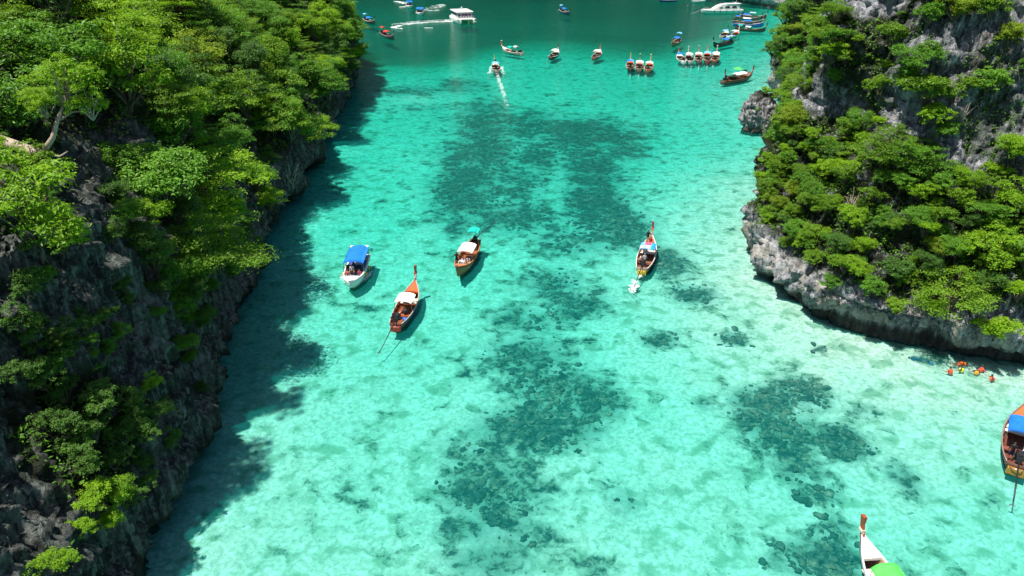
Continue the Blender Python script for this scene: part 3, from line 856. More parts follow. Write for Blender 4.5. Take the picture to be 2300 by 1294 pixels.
# trees and bushes that stand out, right shore
for px, py, R, sh, lf, lab in [
    (2085, 215, 3.0, 'bush0', 'olive', 'largest dome-shaped bush on the right rock face'),
    (2050, 130, 2.6, 'round1', 'mid', 'dark bush directly above the dome-shaped bush'),
    (1985, 200, 2.2, 'bush0', 'olive', 'bush left of the dome-shaped bush on the rock face'),
    (2040, 175, 1.7, 'bush2', 'mid', 'mid green bush touching the dome-shaped bush on its upper left'),
    (2105, 255, 1.9, 'bush3', 'bright', 'bright bush on the lower front of the dome-shaped bush'),
    (2000, 150, 1.3, 'bush1', 'olive', 'small olive bush in the upper left gully of the rock face'),
    (2120, 290, 1.8, 'bush1', 'mid', 'bush tucked under the dome-shaped bush'),
    (2170, 190, 1.4, 'loose0', 'olive', 'thin pale bush right of the dome-shaped bush'),
    (2265, 85, 1.8, 'bush2', 'gold', 'yellowish bush high on the right rock face near the edge'),
    (2150, 15, 2.3, 'round1', 'gold', 'yellow-green flat bush at the top edge of the right cliff'),
    (2230, 10, 2.2, 'round3', 'olive', 'olive flat bush at the top edge nearest the right corner'),
    (2090, 30, 1.8, 'bush3', 'mid', 'bush left of the yellow-green flat bush at the top edge'),
    (2150, 640, 3.6, 'layer2', 'olive', 'wide yellowish tree low on the right headland above the swimmers'),
    (2240, 735, 2.0, 'bush1', 'bright', 'bright round bush near the waterline right of the wide yellowish tree'),
    (2240, 560, 2.8, 'loose1', 'bright', 'large-leaved bright tree at the right edge above the wide yellowish tree'),
    (2270, 440, 2.4, 'loose2', 'bright', 'large-leaved bright tree at the right edge under the bare rock'),
    (2285, 330, 2.2, 'round2', 'bright', 'bright tree touching the right edge beside the pale rock'),
    (1825, 530, 2.0, 'round3', 'olive', 'rounded olive bush on the lip of the right headland'),
    (1830, 585, 1.6, 'bush0', 'olive', 'rounded bush just below the olive bush on the lip'),
    (1725, 490, 1.2, 'bush2', 'bright', 'small lime bush at the left corner of the right headland lip'),
    (1900, 600, 2.2, 'round0', 'mid', 'broad bush in the middle of the right headland slope near the lip'),
    (1960, 640, 1.6, 'bush3', 'mid', 'bush above the pale hollow rocks'),
    (2090, 690, 1.6, 'loose0', 'bright', 'pale green bush hanging over the cliff foot'),
    (1745, 85, 2.4, 'layer1', 'bright', 'tree leaning out over the water at the top left of the right cliff'),
    (1715, 100, 1.6, 'layer2', 'mid', 'outermost branchy bush reaching over the moored boats'),
    (1835, 30, 3.0, 'layer0', 'olive', 'olive tree at the top edge left of the bare rock'),
    (1930, 320, 2.6, 'layer1', 'olive', 'flat bush along the terrace below the rock face, left end'),
    (2010, 310, 2.8, 'layer2', 'olive', 'flat bush along the terrace below the rock face, middle'),
    (2090, 350, 2.8, 'layer0', 'mid', 'flat bush along the terrace below the rock face, right end'),
    (1722, 442, 1.5, 'bush0', 'olive', 'olive bush at the left brow just above the lime bush'),
    (1738, 402, 1.6, 'bush1', 'mid', 'mid green bush under the left brow bush'),
    (1727, 362, 1.3, 'bush2', 'bright', 'bright bush at the outermost left point of the brow'),
    (1757, 462, 1.5, 'bush3', 'mid', 'mid green bush right of the lime bush on the lip'),
    (1795, 478, 1.5, 'bush1', 'olive', 'olive bush between the lip and the left brow'),
    (1790, 425, 1.7, 'round3', 'gold', 'golden bush behind the lip at the left brow'),
    (1760, 320, 1.6, 'bush0', 'mid', 'mid green bush level with the islet foot'),
    (1870, 640, 1.2, 'bush2', 'mid', 'small bush hanging over the shaded base wall'),
    (2010, 690, 1.2, 'bush0', 'olive', 'small olive bush above the hollow in the base wall'),
    (1770, 545, 1.1, 'bush3', 'olive', 'small bush on the pale corner rock'),
    (1900, 380, 2.0, 'round2', 'bright', 'rounded bright bush under the terrace'),
    (1780, 260, 2.6, 'round1', 'gold', 'yellow-olive bush beside the rock islet'),
    (1760, 380, 2.6, 'round3', 'olive', 'olive bush at the left brow of the right headland'),
    (2210, 640, 2.0, 'round0', 'dark', 'dark tree right of the wide yellowish tree'),
    (1790, 180, 2.2, 'layer2', 'olive', 'olive bush on the dark flank of the right cliff'),
    (1870, 120, 2.2, 'bush2', 'bright', 'bright bush at the left edge of the bare rock')]:
    plant_px(bvR, px, py, R * 1.0, sh, lf, lab, name='tree' if 'tree' in lab else 'shrub', out=0.42, flat=0.92)

# the rest of the canopy, scattered over the slopes
def scatter(bv, V, veg, N, g, count, radius, spacing, shapes, leaves, zone_fn, name, seed, keep):
    rs = np.random.RandomState(seed); rn = random.Random(seed)
    ns, nt = g
    F = grid_faces(ns, nt)
    A, B_, D_ = V[F[:, 0]], V[F[:, 1]], V[F[:, 3]]
    area = np.linalg.norm(np.cross(B_ - A, D_ - A), axis=1)
    fv = veg[F].mean(1)
    ctr = V[F].mean(1)
    w = area * np.clip(fv - 0.35, 0, 1) * keep(ctr)
    w = w / w.sum()
    pick = rs.choice(len(F), size=count * 14, p=w)
    out = 0
    for f in pick:
        if out >= count: break
        p = Vector(ctr[f])
        n = Vector(N[F[f, 0]])
        R = radius(p, rn)
        c = p + n * (0.45 * R) + Vector((0, 0, 0.35 * R))
        pr = project(c)
        if not (-55 < pr[0] < 2350 and -55 < pr[1] < 1340): continue
        rp_ = R * FPX / (c - Vector((0, 0, CAM_H))).length
        if pr[0] < 210 and 165 < pr[1] < 375: continue          # leave the bent pale tree in the open
        if bv is bvR and pr[0] - rp_ * 0.95 < np.interp(pr[1], [0, 60, 120, 135, 210, 250, 330, 400, 520, 600], [1748, 1715, 1712, 1742, 1742, 1732, 1715, 1692, 1690, 1720]): continue
        if bv is bvL and pr[0] < 440 and pr[1] > 545: continue      # the near wall stays mostly bare
        if bv is bvR and p.y < 95 * U and any(x0 < pr[0] < x1 and y0 < pr[1] < y1 and rn.random() < 0.9 for x0, y0, x1, y1 in ((1885, 0, 2050, 262), (2100, 40, 2310, 335), (1835, 180, 1900, 300))): continue
        if any((c - q).length < spacing * (R + r) * 0.5 for q, r in taken): continue
        taken.append((c, R))
        lf = rn.choices([l for l, _ in leaves], [k for _, k in leaves])[0]
        lab, grp = zone_fn(p, lf, pr)
        o = plant(bv, c, R, rn.choice(shapes), lf, lab, grp, name=name, flat=rn.uniform(.8, 1.15))
        loose_ends.append((o, c, R, lf, name))
        out += 1
    return out

LOOK = {'bright': 'yellow-green', 'mid': 'mid green', 'dark': 'dark green', 'olive': 'olive green', 'gold': 'golden green'}
def zone_left(p, lf, pr):
    if pr[0] < -30 or pr[1] < -30: z, g = 'on the left hill out beyond the picture', 'left hill'
    elif p.y < 62 * U: z, g = 'in the near canopy on top of the left cliff', 'near left canopy'
    elif p.y < 105 * U: z, g = 'in the middle canopy of the left slope', 'middle left canopy'
    else: z, g = 'in the far canopy of the left headland', 'far left canopy'
    return '%s tree %s' % (LOOK[lf], z), '%s trees, %s' % (LOOK[lf], g)
def zone_right(p, lf, pr):
    if pr[0] > 2330 or pr[1] < -30: z, g = 'on the right cliff out beyond the picture', 'right cliff beyond'
    elif p.y > 95 * U: z, g = 'on the far shore cliff behind the moored boats', 'far right cliff'
    elif p.z > 13.5 * U: z, g = 'clinging to the upper rock face of the right headland', 'upper right face'
    elif p.y > 62 * U: z, g = 'on the left flank of the right headland', 'right headland flank'
    elif p.z > 9 * U: z, g = 'on the upper half of the right headland slope', 'upper right slope'
    else: z, g = 'on the lower half of the right headland slope', 'lower right slope'
    return '%s bush %s' % (LOOK[lf], z), '%s bushes, %s' % (LOOK[lf], g)

def in_view(ctr, margin=160):
    f = ctr[:, 1] * CP - (ctr[:, 2] - CAM_H) * SP
    up = ctr[:, 1] * SP + (ctr[:, 2] - CAM_H) * CP
    px = 1150 + FPX * ctr[:, 0] / np.maximum(f, 1); py = 647 - FPX * up / np.maximum(f, 1)
    ok = (f > 4) & (px > -margin) & (px < 2300 + margin) & (py > -margin) & (py < 1294 + margin)
    return np.where(ok, 1.0, 0.0)

nl = scatter(bvL, VL, vegL, NL, gl, 300, lambda p, r: (1.7 + 3.2 * r.random() ** 1.4) * (0.62 if p.y < 40 * U else 1.0), 0.50,
        ['round0', 'round1', 'round2', 'round3', 'layer0', 'layer1', 'loose0', 'loose1', 'loose2'],
        [('mid', 5), ('dark', 2.5), ('olive', 2.5), ('bright', 3.0), ('gold', 0.2)], zone_left, 'tree', 3,
        lambda c: in_view(c, 50))
nr = scatter(bvR, VR, vegR, NR, gr, 300, lambda p, r: (0.75 + 1.35 * r.random() ** 1.3 if p.y < 75 * U else r.uniform(1.8, 3.6)), 0.52,
        ['bush0', 'bush1', 'bush2', 'bush3', 'round0', 'round2', 'loose0', 'loose1'],
        [('mid', 4.4), ('dark', 1.4), ('olive', 4.2), ('bright', 2.0), ('gold', 0.6)], zone_right, 'shrub', 4,
        lambda c: in_view(c, 40) * np.where(c[:, 1] > 95 * U, 0.10, 1.0))

# the bent pale tree that grows sideways out of the left hill
_d = ray(100, 345).normalized(); el = bvL.ray_cast(Vector((0, 0, CAM_H)), _d)[0] - _d * 3.5
root0 = el + Vector((-6.5, 2.0, 0.8))
root = empty('tree', root0)
tag(root, 'tree with a pale bare trunk growing sideways and bending upward at the left edge', 'tree')
b = MB()
lp = lambda v: tuple(Vector(v) - root0)
top = el + Vector((1.5, 1.0, 2.9))
b.tube([lp(root0 + Vector((-1.5, .4, -.3))), lp(root0), lp(root0.lerp(el, .5) + Vector((0, 0, .15))), lp(el + Vector((-.3, 0, -.05))), lp(el)], [.50, .46, .40, .36, .26], 10)
b.tube([lp(el + Vector((-.25, 0, -.1))), lp(el.lerp(top, .35) + Vector((.15, 0, 0))), lp(el.lerp(top, .7)), lp(top)], [.22, .17, .13, .09], 9)
b.tube([lp(el), lp(el + Vector((.9, .1, -.25))), lp(el + Vector((1.5, .2, .1)))], [.12, .08, .03], 6)
b.tube([lp(el.lerp(top, .7)), lp(el.lerp(top, .85) + Vector((.8, .2, .1))), lp(top + Vector((1.6, .2, -.3)))], [.09, .06, .03], 6)
b.build('trunk', BARK_PALE, root)
for c, R, sh in [(top + Vector((.2, .3, 1.3)), 2.5, 'loose1'), (top + Vector((-1.5, .4, .1)), 1.6, 'loose0'), (top + Vector((1.7, .2, .1)), 1.7, 'loose2')]:
    o = bpy.data.objects.new('crown', CROWNS[sh][0]); col.objects.link(o); o.parent = root; o.location = c - root0; o.scale = (R, R, R); put_mat(o, LEAF['bright'])
    o = bpy.data.objects.new('branches', CROWNS[sh][1]); col.objects.link(o); o.parent = root; o.location = c - root0; o.scale = (R, R, R); put_mat(o, BARK_PALE)

# bare pale snags standing among the green
for bv, px, py, R, sh, lab in ((bvL, 442, 175, 3.2, 'loose0', 'bare pale snag below the orange-leaved tree'), (bvL, 655, 402, 2.2, 'loose1', 'bare grey snag reaching over the water at the shaded shore'),
                               (bvR, 2165, 255, 1.5, 'loose0', 'thin bare snag on the pale rock face'), (bvR, 1915, 455, 1.6, 'loose2', 'bare grey snag in the middle of the right headland bushes')):
    d = ray(px, py).normalized(); h = bv.ray_cast(Vector((0, 0, CAM_H)), d)[0]
    if h is None: continue
    c = h - d * (R * 0.9) + Vector((0, 0, R * .2))
    root = plant(bv, c, R, sh, 'mid', lab, name='tree', bark=BARK_PALE)
    for ch in [q for q in root.children if q.name.startswith('crown')]: bpy.data.objects.remove(ch)

# undergrowth that nobody could count
def undergrowth(name, V, veg, N, g, count, size, seed, mat, label, bare=0.0):
    rs = np.random.RandomState(seed)
    F = grid_faces(*g)
    A, B_, D_ = V[F[:, 0]], V[F[:, 1]], V[F[:, 3]]
    area = np.linalg.norm(np.cross(B_ - A, D_ - A), axis=1)
    ctr = V[F].mean(1)
    w = area * (np.clip(veg[F].mean(1) - 0.15, 0, 1) + bare) * in_view(ctr, 120) * (ctr[:, 2] > 3.0)
    w = w * (0.2 + 0.8 * np.clip(N[F[:, 0], 2], 0, 1)) * np.clip(fbm((ctr * 0.7).astype(np.float32), 3, seed + 3) * 2.2 + 0.35, 0.02, 1)
    w = w / w.sum()
    f = rs.choice(len(F), size=count, p=w)
    uu, vv = rs.random((count, 1)), rs.random((count, 1))
    n = N[F[f, 0]]
    tuft = fbm((ctr[f] * 1.1).astype(np.float32), 2, seed)
    C = A[f] + (B_[f] - A[f]) * uu + (D_[f] - A[f]) * vv + n * (rs.random((count, 1)) * 0.7 * (0.4 + np.clip(tuft, -.3, .7))[:, None])
    Nn = n * 0.5 + np.array([0, 0, .7]) + rs.normal(size=(count, 3)) * .45
    Nn /= np.linalg.norm(Nn, axis=1, keepdims=True)
    Vq, Fq = leaf_quads(C, Nn, size, rs)
    me = np_mesh(name, Vq, Fq, False)
    set_attr(me, 'rnd', np.repeat(np.clip(rs.random(count) * .7 + tuft * .5, 0, 1), 4))
    tag(new_obj(name, me, None, mat), label, 'undergrowth', kind='stuff')
undergrowth('undergrowth', VL, vegL, NL, gl, 150000, 0.36, 61, LEAF['mid'], 'dark leafy undergrowth covering the left slope', 0.006)
undergrowth('undergrowth', VR, vegR, NR, gr, 90000, 0.26, 62, LEAF['mid'], 'low leafy undergrowth covering the right headland', 0.002)

# say which tree is which by the landmarks around it
MARKS_L = [(452, 372, 'the wide tiered tree'), (135, 250, 'the bent pale trunk tree'), (440, 130, 'the orange-leaved tree'), (745, 115, 'the headland tip tree'), (590, 185, 'the olive dome tree'),
           (60, 465, 'the near overhanging tree'), (285, 140, 'the yellow tiered tree'), (690, 275, 'the shore edge tree'), (330, 60, 'the tall grey-green tree'), (100, 95, 'the dark corner tree'),
           (215, 1120, 'the sunlit low shrub'), (610, 452, 'the overwater tree'), (340, 860, 'the tiny light shrub'), (560, 560, 'the small jutting tree')]
MARKS_R = [(2085, 215, 'the dome-shaped bush'), (2150, 640, 'the wide yellowish tree'), (1702, 260, 'the rock islet'), (1825, 530, 'the lip bush'), (2010, 310, 'the middle terrace bush'), (2150, 15, 'the top edge yellow bush'),
           (1740, 85, 'the leaning top left tree'), (2240, 560, 'the large-leaved edge tree'), (1900, 600, 'the broad mid slope bush'), (1760, 380, 'the left brow bush'), (2285, 330, 'the bright edge tree'), (1870, 120, 'the bare rock bush')]
DIRS = ['right of', 'above and right of', 'above', 'above and left of', 'left of', 'below and left of', 'below', 'below and right of']
byl = {}
for o, c, R, lf, nm in loose_ends:
    px, py = project(c)
    if not (-60 < px < 2360 and -60 < py < 1350): continue
    marks = MARKS_L if px < 1150 else MARKS_R
    mx_, my_, ph = min(marks, key=lambda m: (m[0] - px) ** 2 + (m[1] - py) ** 2)
    dd = math.hypot(px - mx_, py - my_)
    k = int(round(math.atan2(my_ - py, px - mx_) / (math.pi / 4))) % 8
    size = 'small' if R < (1.4 if px > 1150 else 2.6) else 'large' if R > (2.0 if px > 1150 else 3.9) else 'medium'
    far_ = 'just' if dd < 70 else 'well' if dd > 150 else 'slightly'
    lab = '%s %s %s %s %s %s' % (size, LOOK[lf], 'tree' if nm == 'tree' else 'bush', far_, DIRS[k], ph)
    o['group'] = ('trees near ' if nm == 'tree' else 'bushes near ') + ph
    byl.setdefault(lab, []).append((px, py, o))
for lab, L_ in byl.items():
    L_.sort(key=lambda q: q[0])
    for i, (px, py, o) in enumerate(L_):
        if len(L_) == 1: o['label'] = lab
        else: o['label'] = ('leftmost ' if i == 0 else 'rightmost ' if i == len(L_) - 1 else 'middle ' if len(L_) == 3 else ('second', 'third', 'fourth', 'fifth', 'sixth', 'seventh', 'eighth', 'ninth', 'tenth', 'eleventh', 'twelfth', 'thirteenth', 'fourteenth', 'fifteenth', 'sixteenth', 'seventeenth', 'eighteenth', 'nineteenth', 'twentieth', 'twenty-first', 'twenty-second', 'twenty-third', 'twenty-fourth')[min(i - 1, 22)] + ' leftmost ') + lab

# ------------------------------------------------------------------ boats
WOOD = lambda c, **k: paint(c, 0.5, 0.3, 2.0, True, **k)
BROWN, ORANGE, RED, DARK = (0.20, 0.075, 0.03), (0.52, 0.12, 0.03), (0.42, 0.05, 0.03), (0.035, 0.03, 0.028)
WHITE, CREAM, GREY, GREEN = (0.78, 0.77, 0.74), (0.70, 0.64, 0.52), (0.42, 0.42, 0.42), (0.05, 0.11, 0.07)
BLUE, SKY, TEAL, LIME, YEL, PINK = (0.015, 0.16, 0.62), (0.16, 0.42, 0.72), (0.01, 0.42, 0.34), (0.10, 0.62, 0.10), (0.72, 0.48, 0.04), (0.70, 0.10, 0.16)
NAVY, MARO = (0.02, 0.035, 0.14), (0.16, 0.03, 0.03)
IRON = paint((0.045, 0.045, 0.05), 0.45, 0.4, 6.0, metallic=0.6)
STEEL = paint((0.42, 0.42, 0.43), 0.35, 0.3, 6.0, metallic=0.9)
CLOTH = lambda c: paint(c, 0.75, 0.30, 1.5, spec=0.15)

def hull_shape(L, B):
    def hb(u):
        if u < 0.45: f = 0.60 + 0.40 * math.sin(math.pi / 2 * (u / 0.45))
        else: f = max(0.0, math.cos(math.pi / 2 * ((u - 0.45) / 0.55) ** 1.55))
        return max(0.05, B / 2 * f)
    def sheer(u):
        z = 0.66
        if u < 0.3: z += 0.22 * (1 - u / 0.3) ** 2
        if u > 0.45: z += 0.95 * ((u - 0.45) / 0.55) ** 2.1
        return z
    def keel(u):
        z = -0.35
        if u > 0.75: z += 0.75 * ((u - 0.75) / 0.25) ** 2
        if u < 0.2: z += 0.15 * (1 - u / 0.2)
        return z
    return hb, sheer, keel

def shell_mesh(L, hb, sheer, keel, thick=0.06, n=17, q=6, inner_floor=None):
    b = MB()
    rings = []
    for side in (0, 1):
        ring = []
        for i in range(n):
            u = i / (n - 1)
            x = -L / 2 + u * L
            w, s, k = hb(u), sheer(u), keel(u)
            if side:
                w = max(0.012, w - thick); k = min(k + thick + 0.05, s - 0.05)
                x += (thick if i == 0 else -thick if i == n - 1 else 0)
            row = []
            for j in range(-q, q + 1):
                a = abs(j) / q
                y = math.copysign(w * math.sin(a * math.pi / 2) ** 0.75, j) if j else 0.0
                z = k + (s - k) * (1 - math.cos(a * math.pi / 2)) ** 0.9
                row.append((x, y, z))
            ring.append(row)
        rings.append(ring)
    m = 2 * q + 1
    vs = [p for ring in rings for row in ring for p in row]
    idx = lambda s, i, j: s * n * m + i * m + j
    fs_o, fs_b, fs_i = [], [], []
    for i in range(n - 1):
        for j in range(m - 1):
            f = (idx(0, i, j), idx(0, i, j + 1), idx(0, i + 1, j + 1), idx(0, i + 1, j))
            zc = sum(vs[v][2] for v in f) / 4
            (fs_b if zc < 0.10 else fs_o).append(f)
            fs_i.append((idx(1, i, j), idx(1, i + 1, j), idx(1, i + 1, j + 1), idx(1, i, j + 1)))
        for j in (0, m - 1):
            f = (idx(0, i, j), idx(0, i + 1, j), idx(1, i + 1, j), idx(1, i, j))
            fs_o.append(f if j == 0 else tuple(reversed(f)))
    for e in (0, n - 1):
        f0 = tuple(idx(0, e, j) for j in range(m)); f1 = tuple(idx(1, e, j) for j in range(m))
        fs_o.append(tuple(reversed(f0)) if e == 0 else f0)
        fs_i.append(f1 if e == 0 else tuple(reversed(f1)))
        for j in range(0, 1):
            fs_o.append((idx(0, e, 0), idx(1, e, 0), idx(1, e, m - 1), idx(0, e, m - 1)))
    b.v = vs
    for fs, mi, sm in ((fs_o, 0, True), (fs_b, 1, True), (fs_i, 2, True)):
        b.f += fs; b.m += [mi] * len(fs); b.s += [sm] * len(fs)
    return b

def canopy(parent, x0, x1, w, z, color, hs, L, arch=0.14, patches=None, name='canopy', poles=True, sag=0.05, tilt=0.0):
    hb, sheer = hs
    b = MB()
    nx, ny = 7, 7
    vs, fs = [], []
    for lay in (0, 1):
        for i in range(nx):
            for j in range(ny):
                a = i / (nx - 1); q = j / (ny - 1) * 2 - 1
                x = x0 + (x1 - x0) * a
                zz = z + arch * (1 - q * q) - sag * math.sin(a * math.pi * 2) ** 2 * 0.6 - (0.10 * abs(q) ** 6) + tilt * (a - .5)
                vs.append((x, q * w / 2, zz - lay * 0.035))
    k = nx * ny
    for i in range(nx - 1):
        for j in range(ny - 1):
            a = i * ny + j
            fs.append((a, a + ny, a + ny + 1, a + 1)); fs.append((k + a, k + a + 1, k + a + ny + 1, k + a + ny))
    edge = [i * ny for i in range(nx)] + [(nx - 1) * ny + j for j in range(1, ny)] + [i * ny + ny - 1 for i in range(nx - 2, -1, -1)] + [j for j in range(ny - 2, 0, -1)]
    for a, c in zip(edge, edge[1:] + edge[:1]): fs.append((a, c, c + k, a + k))
    b.add(vs, fs, 0, True)
    o = b.build(name, CLOTH(color), parent)
    if patches:
        for (a0, a1, q0, q1, c) in patches:
            p = MB(); pv, pf = [], []
            for i in range(4):
                for j in range(4):
                    a = a0 + (a1 - a0) * i / 3; q = q0 + (q1 - q0) * j / 3
                    zz = z + arch * (1 - q * q) - sag * math.sin(a * math.pi * 2) ** 2 * 0.6 - 0.10 * abs(q) ** 6 + tilt * (a - .5) + 0.025
                    pv.append((x0 + (x1 - x0) * a, q * w / 2, zz))
            for i in range(3):
                for j in range(3):
                    s = i * 4 + j; pf.append((s, s + 4, s + 5, s + 1))
            p.add(pv, pf, 0, True)
            p.build('tarpaulin', CLOTH(c), o)
    if poles:
        for x in (x0 + 0.12, x1 - 0.12):
            u = min(0.98, max(0.02, (x + L / 2) / L))
            for s in (-1, 1):
                p = MB(); yb_ = s * (hb(u) - 0.05)
                p.tube([(x, yb_, sheer(u) - 0.05), (x, s * w / 2 * 0.93, z - 0.04 + tilt * ((x - x0) / (x1 - x0) - .5))], 0.022, 6)
                p.build('pole', STEEL, parent)
    return o

boats = {}
def longtail(key, stern, bow, label, hull=BROWN, rim=None, deck=ORANGE, inside=BROWN, canopies=(), prow=None, ribbons=(WHITE, PINK), beam=2.1, length=None,
             prow_h=1.55, tail='down', tail_len=4.4, transom=None, bottom=DARK, benches=True, group='longtail boats', tail_side=0.0, cap=None, rail_white=True, tail_z=0.0, fd=0.80):
    s = G(stern[0], stern[1], 0.55); e = G(bow[0], bow[1], 1.45)
    if length:
        d = Vector((s.x - e.x, s.y - e.y, 0)).normalized(); s = e + d * length
    d = Vector((e.x - s.x, e.y - s.y, 0))
    L = d.length
    if not length and not 7.5 < L < 13.5:                     # keep real sizes where the far view is too flat to measure
        mid = (s + e) / 2; L = min(12.5, max(8.5, L)); d = d.normalized() * L
        s = mid - d / 2; e = mid + d / 2
    root = empty('longtail_boat', ((s.x + e.x) / 2, (s.y + e.y) / 2, 0), math.atan2(d.y, d.x))
    tag(root, label, 'boat', group)
    B = beam
    hb, sheer, keel = hull_shape(L, B)
    h = shell_mesh(L, hb, sheer, keel)
    h.build('hull', [WOOD(hull), WOOD(bottom), WOOD(inside)], root)
    X = lambda u: -L / 2 + u * L
    for sd in (-1, 1):
        g = MB()
        g.tube([(X(i / 20), sd * (hb(i / 20) + 0.01), sheer(i / 20) + 0.03) for i in range(21)], 0.055, 6)
        g.build('gunwale', WOOD(rim or (WHITE if rail_white else hull)), root)
        g = MB()
        g.tube([(X(i / 20), sd * (hb(i / 20) * 0.985 + 0.01), sheer(i / 20) - 0.2) for i in range(20)], 0.03, 5)
        g.build('rubbing_strake', WOOD(tuple(c * 0.6 for c in (rim or hull))), root)
    # foredeck of planks
    dk = MB(); vs, fs = [], []
    for i in range(8):
        u = fd + (0.99 - fd) * i / 7
        for j in range(5):
            q = j / 4 * 2 - 1
            vs.append((X(u), q * (hb(u) - 0.02), sheer(u) - 0.015 + 0.05 * (1 - q * q)))
    for i in range(7):
        for j in range(4):
            a = i * 5 + j; fs.append((a, a + 5, a + 6, a + 1))
    dk.add(vs, fs, 0, True)
    u0 = fd
    dk.box((X(u0), 0, sheer(u0) - 0.1), (0.05, hb(u0) * 1.85, 0.2))
    dk.build('foredeck', WOOD(deck), root)
    # floor boards
    for k in range(5):
        y = (k - 2) * B * 0.145
        f = MB(); f.box((X(0.42), y, 0.02), (L * 0.60, B * 0.135, 0.03)); f.build('floor_board', WOOD(tuple(c * 0.8 for c in inside)), root)
    if benches:
        for u in ((0.70, 0.62, 0.30) if benches is True else benches):
            f = MB(); f.box((X(u), 0, 0.44), (0.42 if u < 0.69 else 0.6, hb(u) * 1.82, 0.05)); f.build('bench', WOOD(CREAM if u > 0.5 else inside), root)
    for k in range(6):
        u = 0.14 + 0.1 * k
        f = MB(); f.tube([(X(u), sd * (hb(u) - 0.075), sheer(u) - 0.03) if i == 0 else (X(u), sd * (hb(u) * 0.80), 0.12) for sd in (-1,) for i in (0, 1)], 0.03, 5)
        f.tube([(X(u), (hb(u) - 0.075), sheer(u) - 0.03), (X(u), hb(u) * 0.80, 0.12)], 0.03, 5)
        f.build('rib', WOOD(inside), root)
    # prow post
    zt = sheer(1.0)
    p = MB()
    pts = [(L / 2 - 0.42, 0.62), (L / 2 - 0.12, zt - 0.25), (L / 2 + 0.14, zt + 0.25), (L / 2 + 0.30, zt + prow_h * 0.55), (L / 2 + 0.36, zt + prow_h)]
    wd = [(0.09, 0.16), (0.10, 0.17), (0.085, 0.15), (0.085, 0.15), (0.12, 0.20)]
    vs, fs = [], []
    for (x, z), (a, c) in zip(pts, wd): vs += [(x - c, -a, z + 0.02), (x + c, -a, z - 0.02), (x + c, a, z - 0.02), (x - c, a, z + 0.02)]
    for i in range(len(pts) - 1):
        for j in range(4):
            fs.append((i * 4 + j, i * 4 + (j + 1) % 4, (i + 1) * 4 + (j + 1) % 4, (i + 1) * 4 + j))
    fs += [(3, 2, 1, 0), tuple(len(vs) - 4 + j for j in range(4))]
    p.add(vs, fs)
    po = p.build('prow_post', WOOD(prow or deck), root)
    for k, c in enumerate(ribbons):
        r = MB(); a = 0.15 + k * 0.2
        x = L / 2 + 0.14 + (a) * 0.28; z = zt + 0.12 + a * prow_h * 0.75
        r.box((x, 0, z), (0.40, 0.27, 0.20), taper=0.94)
        r.box((x - 0.26, 0.05, z - 0.28), (0.03, 0.10, 0.5))
        r.build('ribbon', CLOTH(c), po)
    if cap:
        r = MB(); r.box((L / 2 + 0.36, 0, zt + prow_h + 0.06), (0.46, 0.30, 0.12)); r.build('cap', WOOD(cap), po)
    for c in canopies:
        canopy(root, X(c['u'][0]), X(c['u'][1]), c.get('w', B * 0.88), c.get('z', 1.95), c['c'], (hb, sheer), L, patches=c.get('patches'), arch=c.get('arch', 0.14), tilt=c.get('tilt', 0.0))
    # stern board and engine with its long tail
    st = MB(); st.box((-L / 2 - 0.16, 0, 0.32), (0.34, hb(0) * 1.7, 0.5), taper=0.92)
    st.build('stern_board', WOOD(transom or hull), root)
    en = MB()
    ex = -L / 2 + 0.55
    en.box((ex, 0, 1.18), (0.85, 0.42, 0.42)); en.box((ex + 0.05, 0, 1.46), (0.6, 0.30, 0.2)); en.tube([(ex + 0.44, -.2, 1.2), (ex + 0.44, .2, 1.2)], 0.2, 10)
    en.box((ex + 0.62, 0, 1.2), (0.12, 0.5, 0.46)); en.tube([(ex - .1, .24, 1.3), (ex - .1, .42, 1.5), (ex - .7, .42, 1.55)], 0.05, 6)
    en.box((ex + .1, .28, 1.1), (.3, .14, .22)); en.box((ex + .1, -.28, 1.1), (.3, .14, .22))
    en.tube([(ex - 0.25, 0, 0.35), (ex - 0.25, 0, 1.0)], 0.08, 8)
    en.box((ex - 0.25, 0, 0.62), (0.16, hb(0.05) * 1.6, 0.12))
    eo = en.build('engine', IRON, root)
    tl = MB(); tl.tube([(ex + .5, -.12, 1.38), (ex + 1.5, -.18, 1.62)], 0.025, 6); tl.build('tiller', STEEL, eo)
    if tail == 'down': end = Vector((-L / 2 - tail_len * 0.93, tail_side, 0.06 + tail_z))
    else: end = Vector((-L / 2 - tail_len * 0.95, tail_side, 1.75))
    sh = MB(); a = Vector((ex - 0.4, 0, 1.18))
    sh.tube([a, a.lerp(end, 0.5), end], [0.055, 0.045, 0.035], 7)
    so = sh.build('tail_shaft', IRON, root)
    pr = MB(); dr = (end - a).normalized()
    for k in range(3):
        an = k * 2.094
        rot = Matrix.Rotation(an, 3, 'X') @ Matrix.Rotation(0.6, 3, 'Z')
        pr.box(end + Matrix.Rotation(an, 3, 'X') @ Vector((0, 0, 0.12)), (0.03, 0.13, 0.2), rot=rot)
    pr.build('propeller', STEEL, so)
    gd = MB(); gd.tube([(-L / 2 - .2, -.45, .62), (-L / 2 - .42, -.3, .72), (-L / 2 - .48, 0, .76), (-L / 2 - .42, .3, .72), (-L / 2 - .2, .45, .62)], 0.035, 6)
    gd.build('stern_rail', STEEL, root)
    boats[key] = (root, L, B, X, hb, sheer)
    return root

